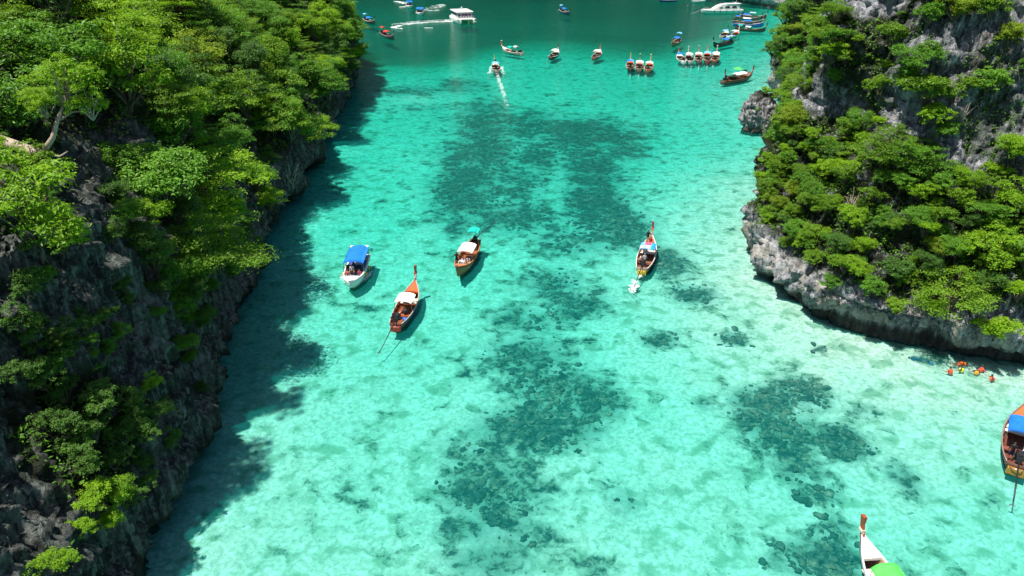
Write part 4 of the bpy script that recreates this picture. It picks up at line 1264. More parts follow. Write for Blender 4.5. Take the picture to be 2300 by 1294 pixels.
C = lambda u0, u1, c, **k: dict(u=(u0, u1), c=c, **k)
NEARG = None
longtail('b1', (889, 733), (933, 631), 'longtail boat with orange foredeck, white canopy and blue drum left of centre', hull=(0.13, 0.05, 0.03), rim=(0.45, 0.42, 0.40), deck=(0.60, 0.10, 0.02), inside=(0.30, 0.08, 0.03),
         canopies=[C(.34, .58, WHITE, z=1.75)], ribbons=(WHITE, WHITE, RED), prow=(0.22, 0.05, 0.02), transom=RED, group=NEARG, tail_len=4.6, tail_side=0.5)
longtail('b2', (1069, 543), (1026, 602), 'varnished longtail boat with teal stern awning and raised tail shaft, bow toward viewer', hull=(0.30, 0.14, 0.05), rim=(0.60, 0.20, 0.08), deck=(0.5, 0.17, 0.07), inside=(0.34, 0.12, 0.05),
         canopies=[C(.36, .63, (0.80, 0.76, 0.68), z=1.85), C(.04, .20, TEAL, z=2.6, w=1.35, tilt=0.0)], ribbons=(), prow_h=0.30, prow=(0.25, 0.06, 0.03), tail='up', tail_side=1.7, tail_len=4.3, transom=(0.3, .1, .04), bottom=(0.10, 0.12, 0.03), group=NEARG, rail_white=False)
longtail('b3', (1444, 600), (1462, 535), 'moving longtail boat with blue and red patchwork roof right of centre', hull=(0.30, 0.25, 0.20), rim=(0.72, 0.68, 0.60), deck=(0.40, 0.15, 0.06), inside=(0.24, 0.09, 0.05),
         canopies=[C(.40, .64, SKY, z=1.75, arch=0.06, patches=[(.58, .98, -.42, .42, PINK), (.05, .50, -.40, .30, (0.42, .70, .82)), (.05, .45, .42, .92, (0.45, .75, .85)), (.02, .98, -.95, -.52, (0.02, .32, .75))])],
         ribbons=(WHITE, YEL, PINK), prow=(0.30, 0.03, 0.08), transom=YEL, group=NEARG, tail_len=3.9, tail_side=0.35)
longtail('b4', (2283, 1052), (2304, 908), 'large longtail boat with bright blue canopy cut by the right edge', hull=(0.12, 0.055, 0.035), rim=(0.26, 0.20, 0.17), deck=(0.42, 0.12, 0.03), inside=(0.20, 0.06, 0.04),
         canopies=[C(.36, .66, BLUE, z=1.8)], ribbons=(YEL, WHITE, PINK), prow=(0.26, 0.05, 0.03), transom=(0.36, 0.18, 0.03), group=NEARG, tail_len=4.2, beam=2.35, tail_side=-0.1)
longtail('b5', (1951, 1260), (1936.5, 1205), 'white-decked longtail boat with green canopy cut by the bottom edge', hull=(0.70, 0.70, 0.68), rim=WHITE, deck=(0.80, 0.76, 0.74), inside=(0.34, 0.20, 0.15),
         canopies=[C(.25, .70, LIME, z=1.75, arch=0.3)], ribbons=(CREAM,), prow=(0.32, 0.075, 0.03), transom=WHITE, group=NEARG, length=9.0, beam=2.1, benches=(0.77, 0.69, 0.30), prow_h=1.3, fd=0.835)

far = [
    ('f1', (818, 43), (842, 47), 'dark longtail boat with two blue canopies beside the tip of the left headland', dict(hull=DARK, deck=WHITE, canopies=[C(.36, .68, BLUE), C(.04, .22, SKY, z=2.7, w=1.5)], prow=DARK)),
    ('f2', (857, 74), (884, 80), 'longtail boat with two red canopies near the left headland', dict(hull=DARK, deck=MARO, canopies=[C(.34, .62, RED), C(.04, .24, RED, z=2.7, w=1.5)], prow=DARK, inside=MARO, rim=GREY)),
    ('f3', (1257, 22), (1282, 27), 'dark blue longtail boat with blue canopies alone in the deep water', dict(hull=NAVY, deck=MARO, canopies=[C(.32, .62, BLUE), C(.04, .22, SKY, z=2.7, w=1.5)], prow=MARO, ribbons=(RED,))),
    ('f4', (1163, 119), (1137, 107), 'longtail boat with teal canopy, bow turned left, at the edge of the deep water', dict(hull=(.45, .4, .35), deck=CREAM, canopies=[C(.45, .66, TEAL), C(.22, .36, WHITE, z=2.3, w=1.3)], prow=ORANGE, cap=WHITE)),
    ('f5', (1237, 130), (1253, 111), 'white-rimmed longtail boat with cream canopy, bow away, right of the teal one', dict(hull=DARK, deck=CREAM, canopies=[C(.36, .68, WHITE)], prow=MARO, ribbons=(WHITE, PINK))),
    ('f6', (1335, 130), (1347, 113), 'lone longtail boat with flat white canopy and orange prow, left of the row of three', dict(hull=(.2, .1, .06), deck=(.4, .18, .12), canopies=[C(.30, .64, (.8, .78, .68))], prow=ORANGE)),
    ('f7', (1116, 160), (1111, 139), 'longtail boat with light blue canopy under way, trailing a straight white wake', dict(hull=(.3, .25, .2), deck=CREAM, canopies=[C(.40, .66, SKY)], prow=YEL, ribbons=(YEL, WHITE))),
    ('f8', (1416, 156), (1416, 134), 'blue-canopied boat at the left end of the row of three', dict(hull=DARK, rim=CREAM, deck=ORANGE, canopies=[C(.36, .64, BLUE, patches=[(.4, .9, -.9, -.1, SKY)])], prow=YEL)),
    ('f9', (1436, 157), (1437, 137), 'white-canopied middle boat of the row of three', dict(hull=(.25, .15, .1), rim=CREAM, deck=(.5, .2, .15), canopies=[C(.34, .66, WHITE)], prow=BROWN, cap=CREAM)),
    ('f10', (1455, 159), (1461, 138), 'white-canopied boat with yellow prow at the right end of the row of three', dict(hull=(.30, .12, .06), rim=CREAM, deck=ORANGE, canopies=[C(.34, .60, WHITE)], prow=YEL, cap=WHITE)),
    ('f11', (1534, 137), (1526, 121), 'white boat with blue canopy at the left end of the row of five', dict(hull=WHITE, deck=WHITE, canopies=[C(.36, .66, BLUE)], prow=ORANGE, ribbons=(CREAM,))),
    ('f12', (1551, 139), (1546, 119), 'grey-canopied second boat of the row of five', dict(hull=GREY, deck=(.3, .22, .2), canopies=[C(.32, .68, (.5, .53, .5))], prow=CREAM, cap=WHITE)),
    ('f13', (1570, 138), (1569, 118), 'white-canopied middle boat of the row of five', dict(hull=(.2, .12, .1), rim=CREAM, deck=(.35, .15, .14), canopies=[C(.36, .64, WHITE)], prow=ORANGE, cap=CREAM)),
    ('f14', (1589, 138), (1589, 115), 'light blue-canopied fourth boat of the row of five, tallest orange prow', dict(hull=(.15, .1, .12), rim=CREAM, deck=ORANGE, canopies=[C(.38, .66, SKY)], prow=ORANGE, prow_h=2.0, transom=RED)),
    ('f15', (1605, 137), (1610, 117), 'cream-rimmed boat at the right end of the row of five', dict(hull=(.3, .1, .05), rim=(.8, .72, .6), deck=CREAM, canopies=[C(.38, .64, WHITE)], prow=CREAM, cap=WHITE)),
    ('f16', (1650, 179), (1689, 163), 'brown longtail boat with long white canopy, front one of the pair by the rock', dict(hull=(.12, .075, .05), rim=(.16, .09, .06), deck=(.24, .12, .08), canopies=[C(.34, .72, WHITE)], prow=(.2, .09, .05), length=11.5)),
    ('f17', (1668, 167), (1629, 171), 'green-hulled longtail boat behind the brown one, bow to the left', dict(hull=GREEN, rim=(.25, .17, .1), deck=(.25, .17, .1), canopies=[], prow=DARK, inside=GREEN, length=11.0)),
    ('f18', (1527, 88), (1509, 96), 'longtail boat with orange bow toward viewer and two blue canopies', dict(hull=(.35, .14, .06), deck=ORANGE, canopies=[C(.34, .60, BLUE), C(.05, .24, SKY, z=2.8, w=1.6)], prow=ORANGE, ribbons=(YEL,), prow_h=0.9)),
    ('f19', (1650, 93), (1603, 96), 'dark longtail boat with blue canopy lying crosswise in front of two others', dict(hull=DARK, rim=GREEN, deck=GREEN, canopies=[C(.28, .52, BLUE), C(.05, .20, SKY, z=2.6, w=1.5)], prow=DARK, inside=DARK, length=10.5, tail='up')),
    ('f20', (1621, 82), (1633, 69), 'longtail boat with light blue canopy moored behind the dark crosswise boat', dict(hull=GREY, deck=CREAM, canopies=[C(.34, .70, SKY)], prow=DARK, ribbons=(WHITE,))),
    ('f21', (1641, 81), (1654, 71), 'white longtail boat with red foredeck beside the light blue-canopied one', dict(hull=WHITE, deck=RED, canopies=[C(.34, .70, (.75, .72, .68))], prow=CREAM, ribbons=(PINK,))),
    ('f22', (1656, 38), (1710, 38), 'dark longtail boat with blue canopy just behind the white yacht stern', dict(hull=GREEN, rim=(.3, .3, .25), deck=GREEN, canopies=[C(.30, .58, BLUE), C(.05, .2, NAVY, z=2.4, w=1.5)], prow=DARK, ribbons=(CREAM,), length=10.5)),
    ('f23', (1666, 34), (1722, 34), 'farthest dark longtail boat of the right-hand cluster', dict(hull=DARK, rim=(.3, .3, .25), deck=GREEN, canopies=[C(.35, .6, (.35, .5, .6))], prow=DARK, ribbons=(CREAM,), length=10.5)),
    ('f24', (1656, 48), (1712, 46), 'longtail boat with white canopy in the middle of the right-hand cluster', dict(hull=(.12, .1, .09), rim=(.35, .3, .25), deck=(.3, .25, .2), canopies=[C(.34, .62, WHITE), C(.08, .24, BLUE, z=2.6, w=1.5)], prow=(.2, .1, .06), ribbons=(CREAM,), length=10.5)),
    ('f25', (1658, 54), (1716, 51), 'blue-hulled longtail boat with bright blue canopy in the right-hand cluster', dict(hull=BLUE, rim=(.3, .4, .5), deck=GREY, canopies=[C(.32, .60, BLUE)], prow=(.2, .1, .06), ribbons=(ORANGE,), length=10.5)),
    ('f26', (1660, 64), (1720, 63), 'low dark green longtail boat with an orange bow sash nearest the rocky shore', dict(hull=(.03, .055, .04), rim=GREEN, deck=GREEN, canopies=[C(.34, .52, WHITE, z=1.5), C(.08, .24, TEAL, z=1.8, w=1.5)], prow=DARK, ribbons=(ORANGE, ORANGE), length=10.5)),
]
for key, st, bo, lab, kw in far:
    grp = 'moored longtail boats'
    kw.setdefault('beam', 2.25)
    longtail(key, st, bo, lab, group=grp, benches=(0.68, 0.3), **kw)

def in_boat(key, u, v, z):
    """a point on board: u along from stern, v across from -1 to 1, z above the water"""
    root, L, B, X, hb, sheer = boats[key]
    a = root.rotation_euler[2]
    x, y = X(u), v * hb(u)
    return Vector((root.location.x + x * math.cos(a) - y * math.sin(a), root.location.y + x * math.sin(a) + y * math.cos(a), z)), a

# ------------------------------------------------------------------ motor boats
def motor_hull(L, B, fb, stern_w=0.92, flare=1.0):
    def hb(u):
        if u < 0.45: f = stern_w + (1 - stern_w) * math.sin(math.pi / 2 * u / 0.45)
        else: f = math.cos(math.pi / 2 * ((u - 0.45) / 0.55) ** 2.0)
        return max(0.05, B / 2 * f)
    sheer = lambda u: fb + 0.35 * max(0, (u - 0.3) / 0.7) ** 2
    keel = lambda u: -0.35 + (0.9 * ((u - 0.7) / 0.3) ** 2 if u > 0.7 else 0)
    return hb, sheer, keel

def speedboat(key, stern, bow, label, L=None, B=2.6, top=BLUE, outboards=3):
    s = G(stern[0], stern[1], 0.9); e = G(bow[0], bow[1], 1.2)
    d = Vector((e.x - s.x, e.y - s.y, 0))
    if L:
        s = e - d.normalized() * L; d = e - s
    L = math.hypot(d.x, d.y)
    root = empty('speedboat', ((s.x + e.x) / 2, (s.y + e.y) / 2, 0), math.atan2(d.y, d.x))
    tag(root, label, 'boat', None)
    hb, sheer, keel = motor_hull(L, B, 0.95)
    X = lambda u: -L / 2 + u * L
    WP = paint(WHITE, 0.2, 0.06, 1.0)
    h = shell_mesh(L, hb, sheer, keel, 0.2); h.build('hull', [WP, WP, paint((0.55, 0.55, 0.56), 0.4, 0.1)], root)
    dk = MB(); vs, fs = [], []
    for i in range(8):
        u = 0.80 + 0.195 * i / 7
        for j in range(5):
            q = j / 4 * 2 - 1
            vs.append((X(u), q * (hb(u) - 0.04), sheer(u) + 0.03 + 0.06 * (1 - q * q)))
    for i in range(7):
        for j in range(4):
            a = i * 5 + j; fs.append((a, a + 5, a + 6, a + 1))
    dk.add(vs, fs, 0, True); dk.build('foredeck', WP, root)
    f = MB(); f.box((X(0.42), 0, 0.33), (L * 0.76, B * 0.78, 0.05)); f.build('floor', paint((0.5, 0.5, 0.5), 0.5), root)
    for sd in (-1, 1):
        f = MB(); f.box((X(0.70), sd * hb(.70) * 0.66, 0.55), (L * 0.17, 0.45, 0.4)); f.build('bow_seat', paint((0.72, 0.70, 0.68), 0.5), root)
        f = MB(); f.box((X(0.35), sd * hb(.35) * 0.66, 0.58), (L * 0.36, 0.5, 0.42)); f.build('side_seat', paint((0.06, 0.09, 0.30), 0.5), root)
        g = MB(); g.tube([(X(.10 + i * .085), sd * (hb(.10 + i * .085) - .08), sheer(.10 + i * .085) + .28) for i in range(10)], 0.02, 6)
        for i in range(0, 10, 3): g.tube([(X(.10 + i * .085), sd * (hb(.10 + i * .085) - .08), sheer(.10 + i * .085) + .28), (X(.10 + i * .085), sd * (hb(.10 + i * .085) - .08), sheer(.10 + i * .085) - .05)], 0.018, 5)
        g.build('rail', STEEL, root)
        for u in (.38, .60):
            g = MB(); g.blob((X(u), sd * (hb(u) + .12), .62), (.13, .13, .26)); g.build('fender', paint((0.72, 0.36, 0.03), 0.4), root)
    ws = MB(); vs = [(X(.60), -hb(.6) * .8, .95), (X(.60), hb(.6) * .8, .95), (X(.575), hb(.6) * .72, 1.75), (X(.575), -hb(.6) * .72, 1.75), (X(.615), -hb(.6) * .8, .95), (X(.615), hb(.6) * .8, .95), (X(.59), hb(.6) * .72, 1.75), (X(.59), -hb(.6) * .72, 1.75)]
    ws.add(vs, [(0, 1, 2, 3), (7, 6, 5, 4), (0, 3, 7, 4), (1, 5, 6, 2), (3, 2, 6, 7), (0, 4, 5, 1)]); ws.build('windscreen', paint((0.02, 0.03, 0.06), 0.08, 0.1), root)
    canopy(root, X(.07), X(.645), B * 0.92, 2.25, top, (hb, sheer), L, arch=0.16)
    r = MB(); r.box((X(.07), 0, 2.22), (.45, B * .86, .10)); r.build('roof_bar', WP, root)
    for s_ in (-1, 1):
        r = MB(); r.tube([(X(.06), s_ * B * .4, .9), (X(.07), s_ * B * .4, 2.2)], .035, 6); r.build('arch_leg', STEEL, root)
    for k in range(outboards):
        y = (k - (outboards - 1) / 2) * .62
        ob = MB(); ob.box((-L / 2 - .3, y, 1.05), (.55, .38, .5), taper=.8); ob.box((-L / 2 - .28, y, .4), (.22, .16, .9)); ob.box((-L / 2 - .3, y, -.1), (.4, .06, .3))
        ob.build('outboard_motor', paint((0.10, 0.11, 0.13), 0.3), root)
    an = MB(); an.tube([(X(.10), .2, 2.3), (X(.085), .2, 3.3)], .012, 5); an.build('aerial', STEEL, root)
    boats[key] = (root, L, B, X, hb, sheer)
    return root
speedboat('s1', (811, 572), (785, 634), 'white speedboat with bright blue canopy near the left cliff shadow', B=2.5)
speedboat('s2', (944, 17), (943, 29), 'white speedboat with blue canopy leaving a curved wake, left of the ferry', L=9.0, B=3.1)
speedboat('s3', (917, 2), (920, 13), 'farthest white speedboat with blue canopy at the top edge', L=9.0, B=3.0)

def ferry():
    c = G(1040, 50, 0)
    root = empty('ferry', c, rad(-72))
    tag(root, 'white twin-hulled ferry with people on its front deck, trailing a wake', 'boat')
    WP = paint(WHITE, 0.25, 0.06, 1.0)
    GL = paint((0.02, 0.03, 0.05), 0.1, 0.1)
    L, B = 15.0, 6.8
    for sd in (-1, 1):
        hb = lambda u: 0.85 * (1 if u < .55 else math.cos(math.pi / 2 * ((u - .55) / .45) ** 2)) + .04
        h = shell_mesh(L, hb, lambda u: 1.55 + .25 * u, lambda u: -.4 + (.9 * ((u - .75) / .25) ** 2 if u > .75 else 0), .1)
        h.v = [(x, y + sd * (B / 2 - .85), z) for x, y, z in h.v]
        h.build('hull', [WP, WP, WP], root)
    d = MB(); d.box((-.4, 0, 1.72), (L * .92, B, .25)); d.build('deck', WP, root)
    cb = MB(); vs = [(-L * .42, -B * .44, 1.85), (L * .20, -B * .44, 1.85), (L * .20, B * .44, 1.85), (-L * .42, B * .44, 1.85), (-L * .42, -B * .42, 3.9), (L * .12, -B * .42, 3.9), (L * .12, B * .42, 3.9), (-L * .42, B * .42, 3.9)]
    cb.add(vs, [(3, 2, 1, 0), (4, 5, 6, 7), (0, 1, 5, 4), (1, 2, 6, 5), (2, 3, 7, 6), (3, 0, 4, 7)]); cb.build('cabin', WP, root)
    for sd in (-1, 1):
        for k in range(5):
            w = MB(); w.box((-L * .36 + k * 1.75, sd * B * .435, 3.0), (1.35, .05, .75)); w.build('window', GL, root)
    for k in range(4):
        w = MB(); w.box((L * .175, (k - 1.5) * 1.35, 2.95), (.06, 1.1, .8), rot=Matrix.Rotation(-.5, 3, 'Y')); w.build('windscreen', GL, root)
    rf = MB(); rf.box((-L * .12, 0, 4.02), (L * .66, B * .98, .16), taper=.97); ro = rf.build('roof', WP, root)
    br = MB(); br.box((-L * .02, 0, 4.35), (1.4, 1.6, .5), taper=.8); br.build('bridge', WP, ro)
    ms = MB(); ms.tube([(-L * .1, 0, 4.1), (-L * .1, 0, 5.6)], .05, 6); ms.tube([(-L * .1, -.5, 5.0), (-L * .1, .5, 5.0)], .04, 6); ms.blob((-L * .1, 0, 5.1), (.25, .25, .12)); ms.build('mast', WP, ro)
    for sd in (-1, 1):
        r = MB(); pts = [(L * .2 + i * L * .23 / 5, sd * B * .47 * (1 - .25 * (i / 5) ** 2), 2.75) for i in range(6)]
        r.tube(pts, .03, 6)
        for p in pts: r.tube([p, (p[0], p[1], 1.8)], .025, 5)
        r.build('rail', STEEL, root)
    ld = MB(); ld.box((L * .47, .5, .9), (.12, .7, 2.2), rot=Matrix.Rotation(.35, 3, 'Y')); ld.build('ladder', paint((0.6, 0.5, 0.2), .5), root)
    return root, L, B
FERRY = ferry()

def yacht():
    s, e = G(1662, 27, 0.4), G(1578, 23, 1.4)
    d = Vector((e.x - s.x, e.y - s.y, 0)); L = 17.5
    root = empty('motor_yacht', ((s.x + e.x) / 2, (s.y + e.y) / 2, 0), math.atan2(d.y, d.x))
    tag(root, 'long white motor yacht with swept dark windows anchored by the far rocks', 'boat')
    WP = paint(WHITE, 0.2, 0.05, 1.0); GL = paint((0.03, 0.04, 0.05), 0.1, 0.1)
    B = 4.2
    hb, sheer, keel = motor_hull(L, B, 1.55)
    X = lambda u: -L / 2 + u * L
    h = shell_mesh(L, hb, sheer, keel, .12); h.build('hull', [WP, paint((.45, .6, .62), .3), WP], root)
    dk = MB(); vs, fs = [], []
    for i in range(14):
        u = .02 + .97 * i / 13
        for j in range(5):
            q = j / 4 * 2 - 1; vs.append((X(u), q * (hb(u) - .05), sheer(u) - .06 + .08 * (1 - q * q)))
    for i in range(13):
        for j in range(4):
            a = i * 5 + j; fs.append((a, a + 5, a + 6, a + 1))
    dk.add(vs, fs, 0, True); dk.build('deck', WP, root)
    prof = [(.10, 1.6, 3.3), (.20, 1.6, 3.6), (.38, 1.6, 3.75), (.52, 1.6, 3.6), (.62, 1.7, 3.0), (.72, 1.75, 2.0)]
    cb = MB(); vs, fs = [], []
    for u, z0, z1 in prof:
        w = hb(u) * .80; vs += [(X(u), -w, z0), (X(u), -w * .86, z1), (X(u), w * .86, z1), (X(u), w, z0)]
    for i in range(len(prof) - 1):
        for j in range(3):
            a = i * 4 + j; fs.append((a, a + 4, a + 5, a + 1))
    fs += [(0, 1, 2, 3), (23, 22, 21, 20)]
    cb.add(vs, fs, 0, False); cb.build('cabin', WP, root)
    for sd in (-1, 1):
        for (u0, u1, zt) in ((.16, .30, 3.0), (.33, .47, 3.05), (.50, .60, 2.7)):
            w = MB(); y0 = hb((u0 + u1) / 2) * .80 + .02
            w.add([(X(u0), sd * y0, 2.15), (X(u1), sd * y0, 2.15), (X(u1 - .03), sd * y0 * .93, zt - .15), (X(u0 + .03), sd * y0 * .91, zt),
                   (X(u0), sd * (y0 - .2), 2.15), (X(u1), sd * (y0 - .2), 2.15), (X(u1 - .03), sd * (y0 * .93 - .2), zt - .15), (X(u0 + .03), sd * (y0 * .91 - .2), zt)],
                  [(0, 1, 2, 3), (7, 6, 5, 4), (0, 4, 5, 1), (3, 2, 6, 7), (0, 3, 7, 4), (1, 5, 6, 2)])
            w.build('window', GL, root)
        for u in (.25, .42, .58, .72):
            p = MB(); p.tube([(X(u), sd * (hb(u) + .06), sheer(u)), (X(u), sd * (hb(u) + .08), .5)], .09, 6); p.build('fender', paint((.03, .03, .05), .5), root)
        r = MB(); pts = [(X(.6 + .05 * i), sd * (hb(.6 + .05 * i) - .1), sheer(.6 + .05 * i) + .7) for i in range(8)]
        r.tube(pts, .025, 6)
        for p in pts[::2]: r.tube([p, (p[0], p[1], p[2] - .75)], .02, 5)
        r.build('rail', STEEL, root)
    rf = MB(); rf.box((X(.24), 0, 3.78), (L * .36, B * .74, .12), taper=.95); ro = rf.build('roof', WP, root)
    m = MB(); m.tube([(X(.16), 0, 3.8), (X(.15), 0, 5.0)], .04, 6); m.tube([(X(.22), -.8, 3.8), (X(.21), -.8, 4.7)], .02, 5); m.blob((X(.18), 0, 4.1), (.3, .3, .16)); m.build('mast', WP, ro)
    for k in range(3):
        ob = MB(); y = (k - 1) * .8; ob.box((-L / 2 - .4, y, 1.2), (.7, .5, .6), taper=.8); ob.box((-L / 2 - .4, y, .4), (.3, .2, 1.2)); ob.build('outboard_motor', paint(NAVY, .3), root)
    return root, L
YACHT = yacht()
rp = MB(); a = Vector((YACHT[1] / 2, 0, 1.7)); a = YACHT[0].matrix_basis @ a
e_ = G(1553, 31, 0)
rp.tube([a, a.lerp(e_, .5) + Vector((0, 0, -.25)), e_], .05, 5)
tag(rp.build('anchor_line', paint((0.5, 0.52, 0.4), .8)), 'pale anchor line running from the yacht bow into the water', 'rope')

def launch(px0, px1, label, hullc, topc, L):
    s, e = G(*px0, .5), G(*px1, .9)
    d = Vector((e.x - s.x, e.y - s.y, 0))
    root = empty('motor_launch', ((s.x + e.x) / 2, (s.y + e.y) / 2, 0), math.atan2(d.y, d.x))
    tag(root, label, 'boat')
    hb, sheer, keel = motor_hull(L, 2.9, .9)
    h = shell_mesh(L, hb, sheer, keel, .1); h.build('hull', [paint(hullc, .3, .1), paint((.4, .5, .5), .3), paint((.5, .5, .5), .4)], root)
    f = MB(); f.box((-L * .05, 0, .35), (L * .7, 2.2, .05)); f.build('floor', paint(GREY, .5), root)
    canopy(root, -L * .36, L * .12, 2.4, 2.2, topc, (hb, sheer), L)
    for k in range(2):
        ob = MB(); ob.box((-L / 2 - .3, (k - .5) * .8, .95), (.5, .4, .5), taper=.8); ob.box((-L / 2 - .3, (k - .5) * .8, .3), (.2, .16, .9)); ob.build('outboard_motor', paint((.1, .1, .12), .3), root)
launch((1584, 1), (1549, 4), 'white motor launch at the top edge left of the yacht', WHITE, WHITE, 9.5)
launch((1520, 1), (1478, 1), 'dark blue motor launch half cut by the top edge', NAVY, NAVY, 9.0)

# green parasol and dark bundle on the green-hulled boat
p0, a0 = in_boat('f17', .42, 0, 0.04)
root = empty('parasol', p0); tag(root, 'lime green parasol standing in the green-hulled boat', 'parasol')
m = MB(); m.tube([(0, 0, 0), (0, 0, 2.5)], .03, 6); m.build('pole', STEEL, root)
m = MB(); vs = [(0, 0, 2.75)] + [(1.15 * math.cos(k * .785), 1.15 * math.sin(k * .785), 2.3) for k in range(8)] + [(0, 0, 2.68)] + [(1.15 * math.cos(k * .785), 1.15 * math.sin(k * .785), 2.26) for k in range(8)]
m.add(vs, [(0, 1 + k, 1 + (k + 1) % 8) for k in range(8)] + [(9, 10 + (k + 1) % 8, 10 + k) for k in range(8)] + [(1 + k, 10 + k, 10 + (k + 1) % 8, 1 + (k + 1) % 8) for k in range(8)])
m.build('canopy', CLOTH(LIME), root)

# drum and gear on the nearest boats
p0, a0 = in_boat('b1', .20, -.55, 0.035)
root = empty('drum', p0); tag(root, 'small bright blue drum at the stern of the orange-decked boat', 'drum')
m = MB(); m.tube([(0, 0, 0), (0, 0, .05), (0, 0, .5), (0, 0, .56)], [.19, .23, .23, .2], 12); m.build('barrel', paint((.03, .2, .7), .35), root)
m = MB(); m.tube([(0, 0, .56), (0, 0, .6)], .09, 10); m.build('lid', paint((.02, .1, .4), .35), root)
for (bk, u, v, c, lab) in [('b1', .28, .5, CREAM, 'cream cool box near the stern of the orange-decked boat'), ('b3', .665, .4, WHITE, 'white cool box behind the foredeck of the patchwork-roofed boat'), ('b2', .68, -.2, WHITE, 'white cool box behind the bow of the varnished boat')]:
    z = 0.035 if u < .6 else 0.47 if u > .66 else .035
    p0, a0 = in_boat(bk, u, v, z)
    root = empty('cool_box', p0, a0); tag(root, lab, 'cool box')
    m = MB(); m.box((0, 0, .17), (.42, .6, .34), taper=1.05); m.build('body', paint(c, .4), root)
    m = MB(); m.box((0, 0, .38), (.45, .63, .07)); m.build('lid', paint(tuple(x * .9 for x in c), .4), root)
bu = MB(); bu.blob((0, 0, .1), (.5, .5, .4)); bu.tube([(0, 0, .3), (0, 0, .7)], .08, 6)
o = bu.build('mooring_buoy', paint(WHITE, .4)); o.location = G(803, 42); tag(o, 'round white mooring buoy beside the left headland', 'buoy')

# ------------------------------------------------------------------ rock islet
ic = G(1702, 292)
b = bmesh.new()
bmesh.ops.create_icosphere(b, subdivisions=6, radius=1.0)
co_ = np.array([v.co[:] for v in b.verts], dtype=np.float32)
b.free()
bi = bmesh.new(); bmesh.ops.create_icosphere(bi, subdivisions=6, radius=1.0)
me = bpy.data.meshes.new('rock_islet'); bi.to_mesh(me); bi.free()
n_ = co_.copy()
prof = np.interp(co_[:, 2], [-1, -.55, -.35, -.2, 0.1, .5, .8, 1], [.9, .92, .88, .98, 1.12, 1.0, .72, .4])
Pn = np.stack([co_[:, 0] * 3.1 * prof, co_[:, 1] * 2.9 * prof, 2.7 + co_[:, 2] * 5.0], 1)
Pn = Pn + n_ * ((fbm(Pn * .55, 4, 91, .6) * 1.2 + ridged(Pn * 1.1, 3, 92) * .45 + fbm(Pn * 2.5, 3, 93) * .25)[:, None])
me.vertices.foreach_set('co', np.ascontiguousarray(Pn, dtype=np.float32).ravel())
me.polygons.foreach_set('use_smooth', np.ones(len(me.polygons), dtype=bool))
set_attr(me, 'veg', sstep(5.6, 7.2, Pn[:, 2]).astype(np.float32))
me.update()
isl = new_obj('rock_islet', me, None, rock_mat('limestone_islet', (0.17, 0.165, 0.175), (0.44, 0.42, 0.41), 1.2))
isl.location = (ic.x, ic.y, 0)
tag(isl, 'small undercut rock islet with a tuft of green off the right headland', 'rock')
bvI = BVHTree.FromPolygons((Pn + np.array([ic.x, ic.y, 0])).tolist(), [tuple(p.vertices) for p in me.polygons])
for (dx, dy, z, R, lf, lab) in [(.2, -.4, 7.6, 1.3, 'bright', 'green tuft of shrub crowning the rock islet'), (1.5, -.6, 6.6, 1.2, 'olive', 'olive shrub on the right shoulder of the rock islet'), (-1.5, -2.6, 4.6, .6, 'bright', 'tiny lime shrub on the face of the rock islet')]:
    plant(bvI, Vector((ic.x + dx, ic.y + dy, z)), R, 'bush1', lf, lab, name='shrub')

# ------------------------------------------------------------------ people
def V3(*a): return Vector(a)
STAND = dict(pelvis=(0, 0, .93), spine=(0, .01, 1.14), chest=(0, .01, 1.34), neck=(0, .01, 1.50), head=(0, .03, 1.60), top=(0, .02, 1.69),
             shL=(-.18, 0, 1.42), elL=(-.26, -.03, 1.14), wrL=(-.25, .10, .93), shR=(.18, 0, 1.42), elR=(.26, -.03, 1.14), wrR=(.25, .10, .93),
             hipL=(-.10, 0, .87), knL=(-.12, .04, .49), anL=(-.12, 0, .08), toL=(-.13, .16, .035), hipR=(.10, 0, .87), knR=(.12, .04, .49), anR=(.12, 0, .08), toR=(.13, .16, .035))
SIT = dict(pelvis=(0, 0, .10), spine=(0, .00, .30), chest=(0, .04, .50), neck=(0, .07, .66), head=(0, .10, .76), top=(0, .09, .85),
           shL=(-.18, .04, .58), elL=(-.25, .10, .33), wrL=(-.17, .30, .24), shR=(.18, .04, .58), elR=(.25, .10, .33), wrR=(.17, .30, .24),
           hipL=(-.10, .04, .09), knL=(-.15, .42, .14), anL=(-.14, .46, -.30), toL=(-.15, .61, -.36), hipR=(.10, .04, .09), knR=(.15, .42, .14), anR=(.14, .46, -.30), toR=(.15, .61, -.36))
REACH = dict(STAND, elR=(.34, .12, 1.32), wrR=(.36, .34, 1.45))
SWIM = dict(SIT, elL=(-.34, .16, .40), wrL=(-.42, .38, .36), elR=(.34, .16, .40), wrR=(.42, .38, .36), knL=(-.14, .30, -.14), anL=(-.13, .14, -.42), toL=(-.13, .05, -.54), knR=(.14, .36, -.10), anR=(.13, .24, -.42), toR=(.13, .16, -.54))
FLOAT = {k: (v[0] * (1.5 if k[:2] in ('el', 'wr') else 1), v[2] - .9, -v[1] * .6) for k, v in STAND.items()}
FLOAT.update(toL=(-.13, -.95, -.06), toR=(.13, -.95, -.06))
RAD = dict(pelvis=.135, spine=.12, chest=.145, neck=.052, head=.088, top=.055, sh=.068, el=.043, wr=.030, hip=.088, kn=.056, an=.036, to=.032)
BONES = [('pelvis', 'spine', 0), ('spine', 'chest', 0), ('chest', 'neck', 0), ('neck', 'head', 2), ('head', 'top', 2)]
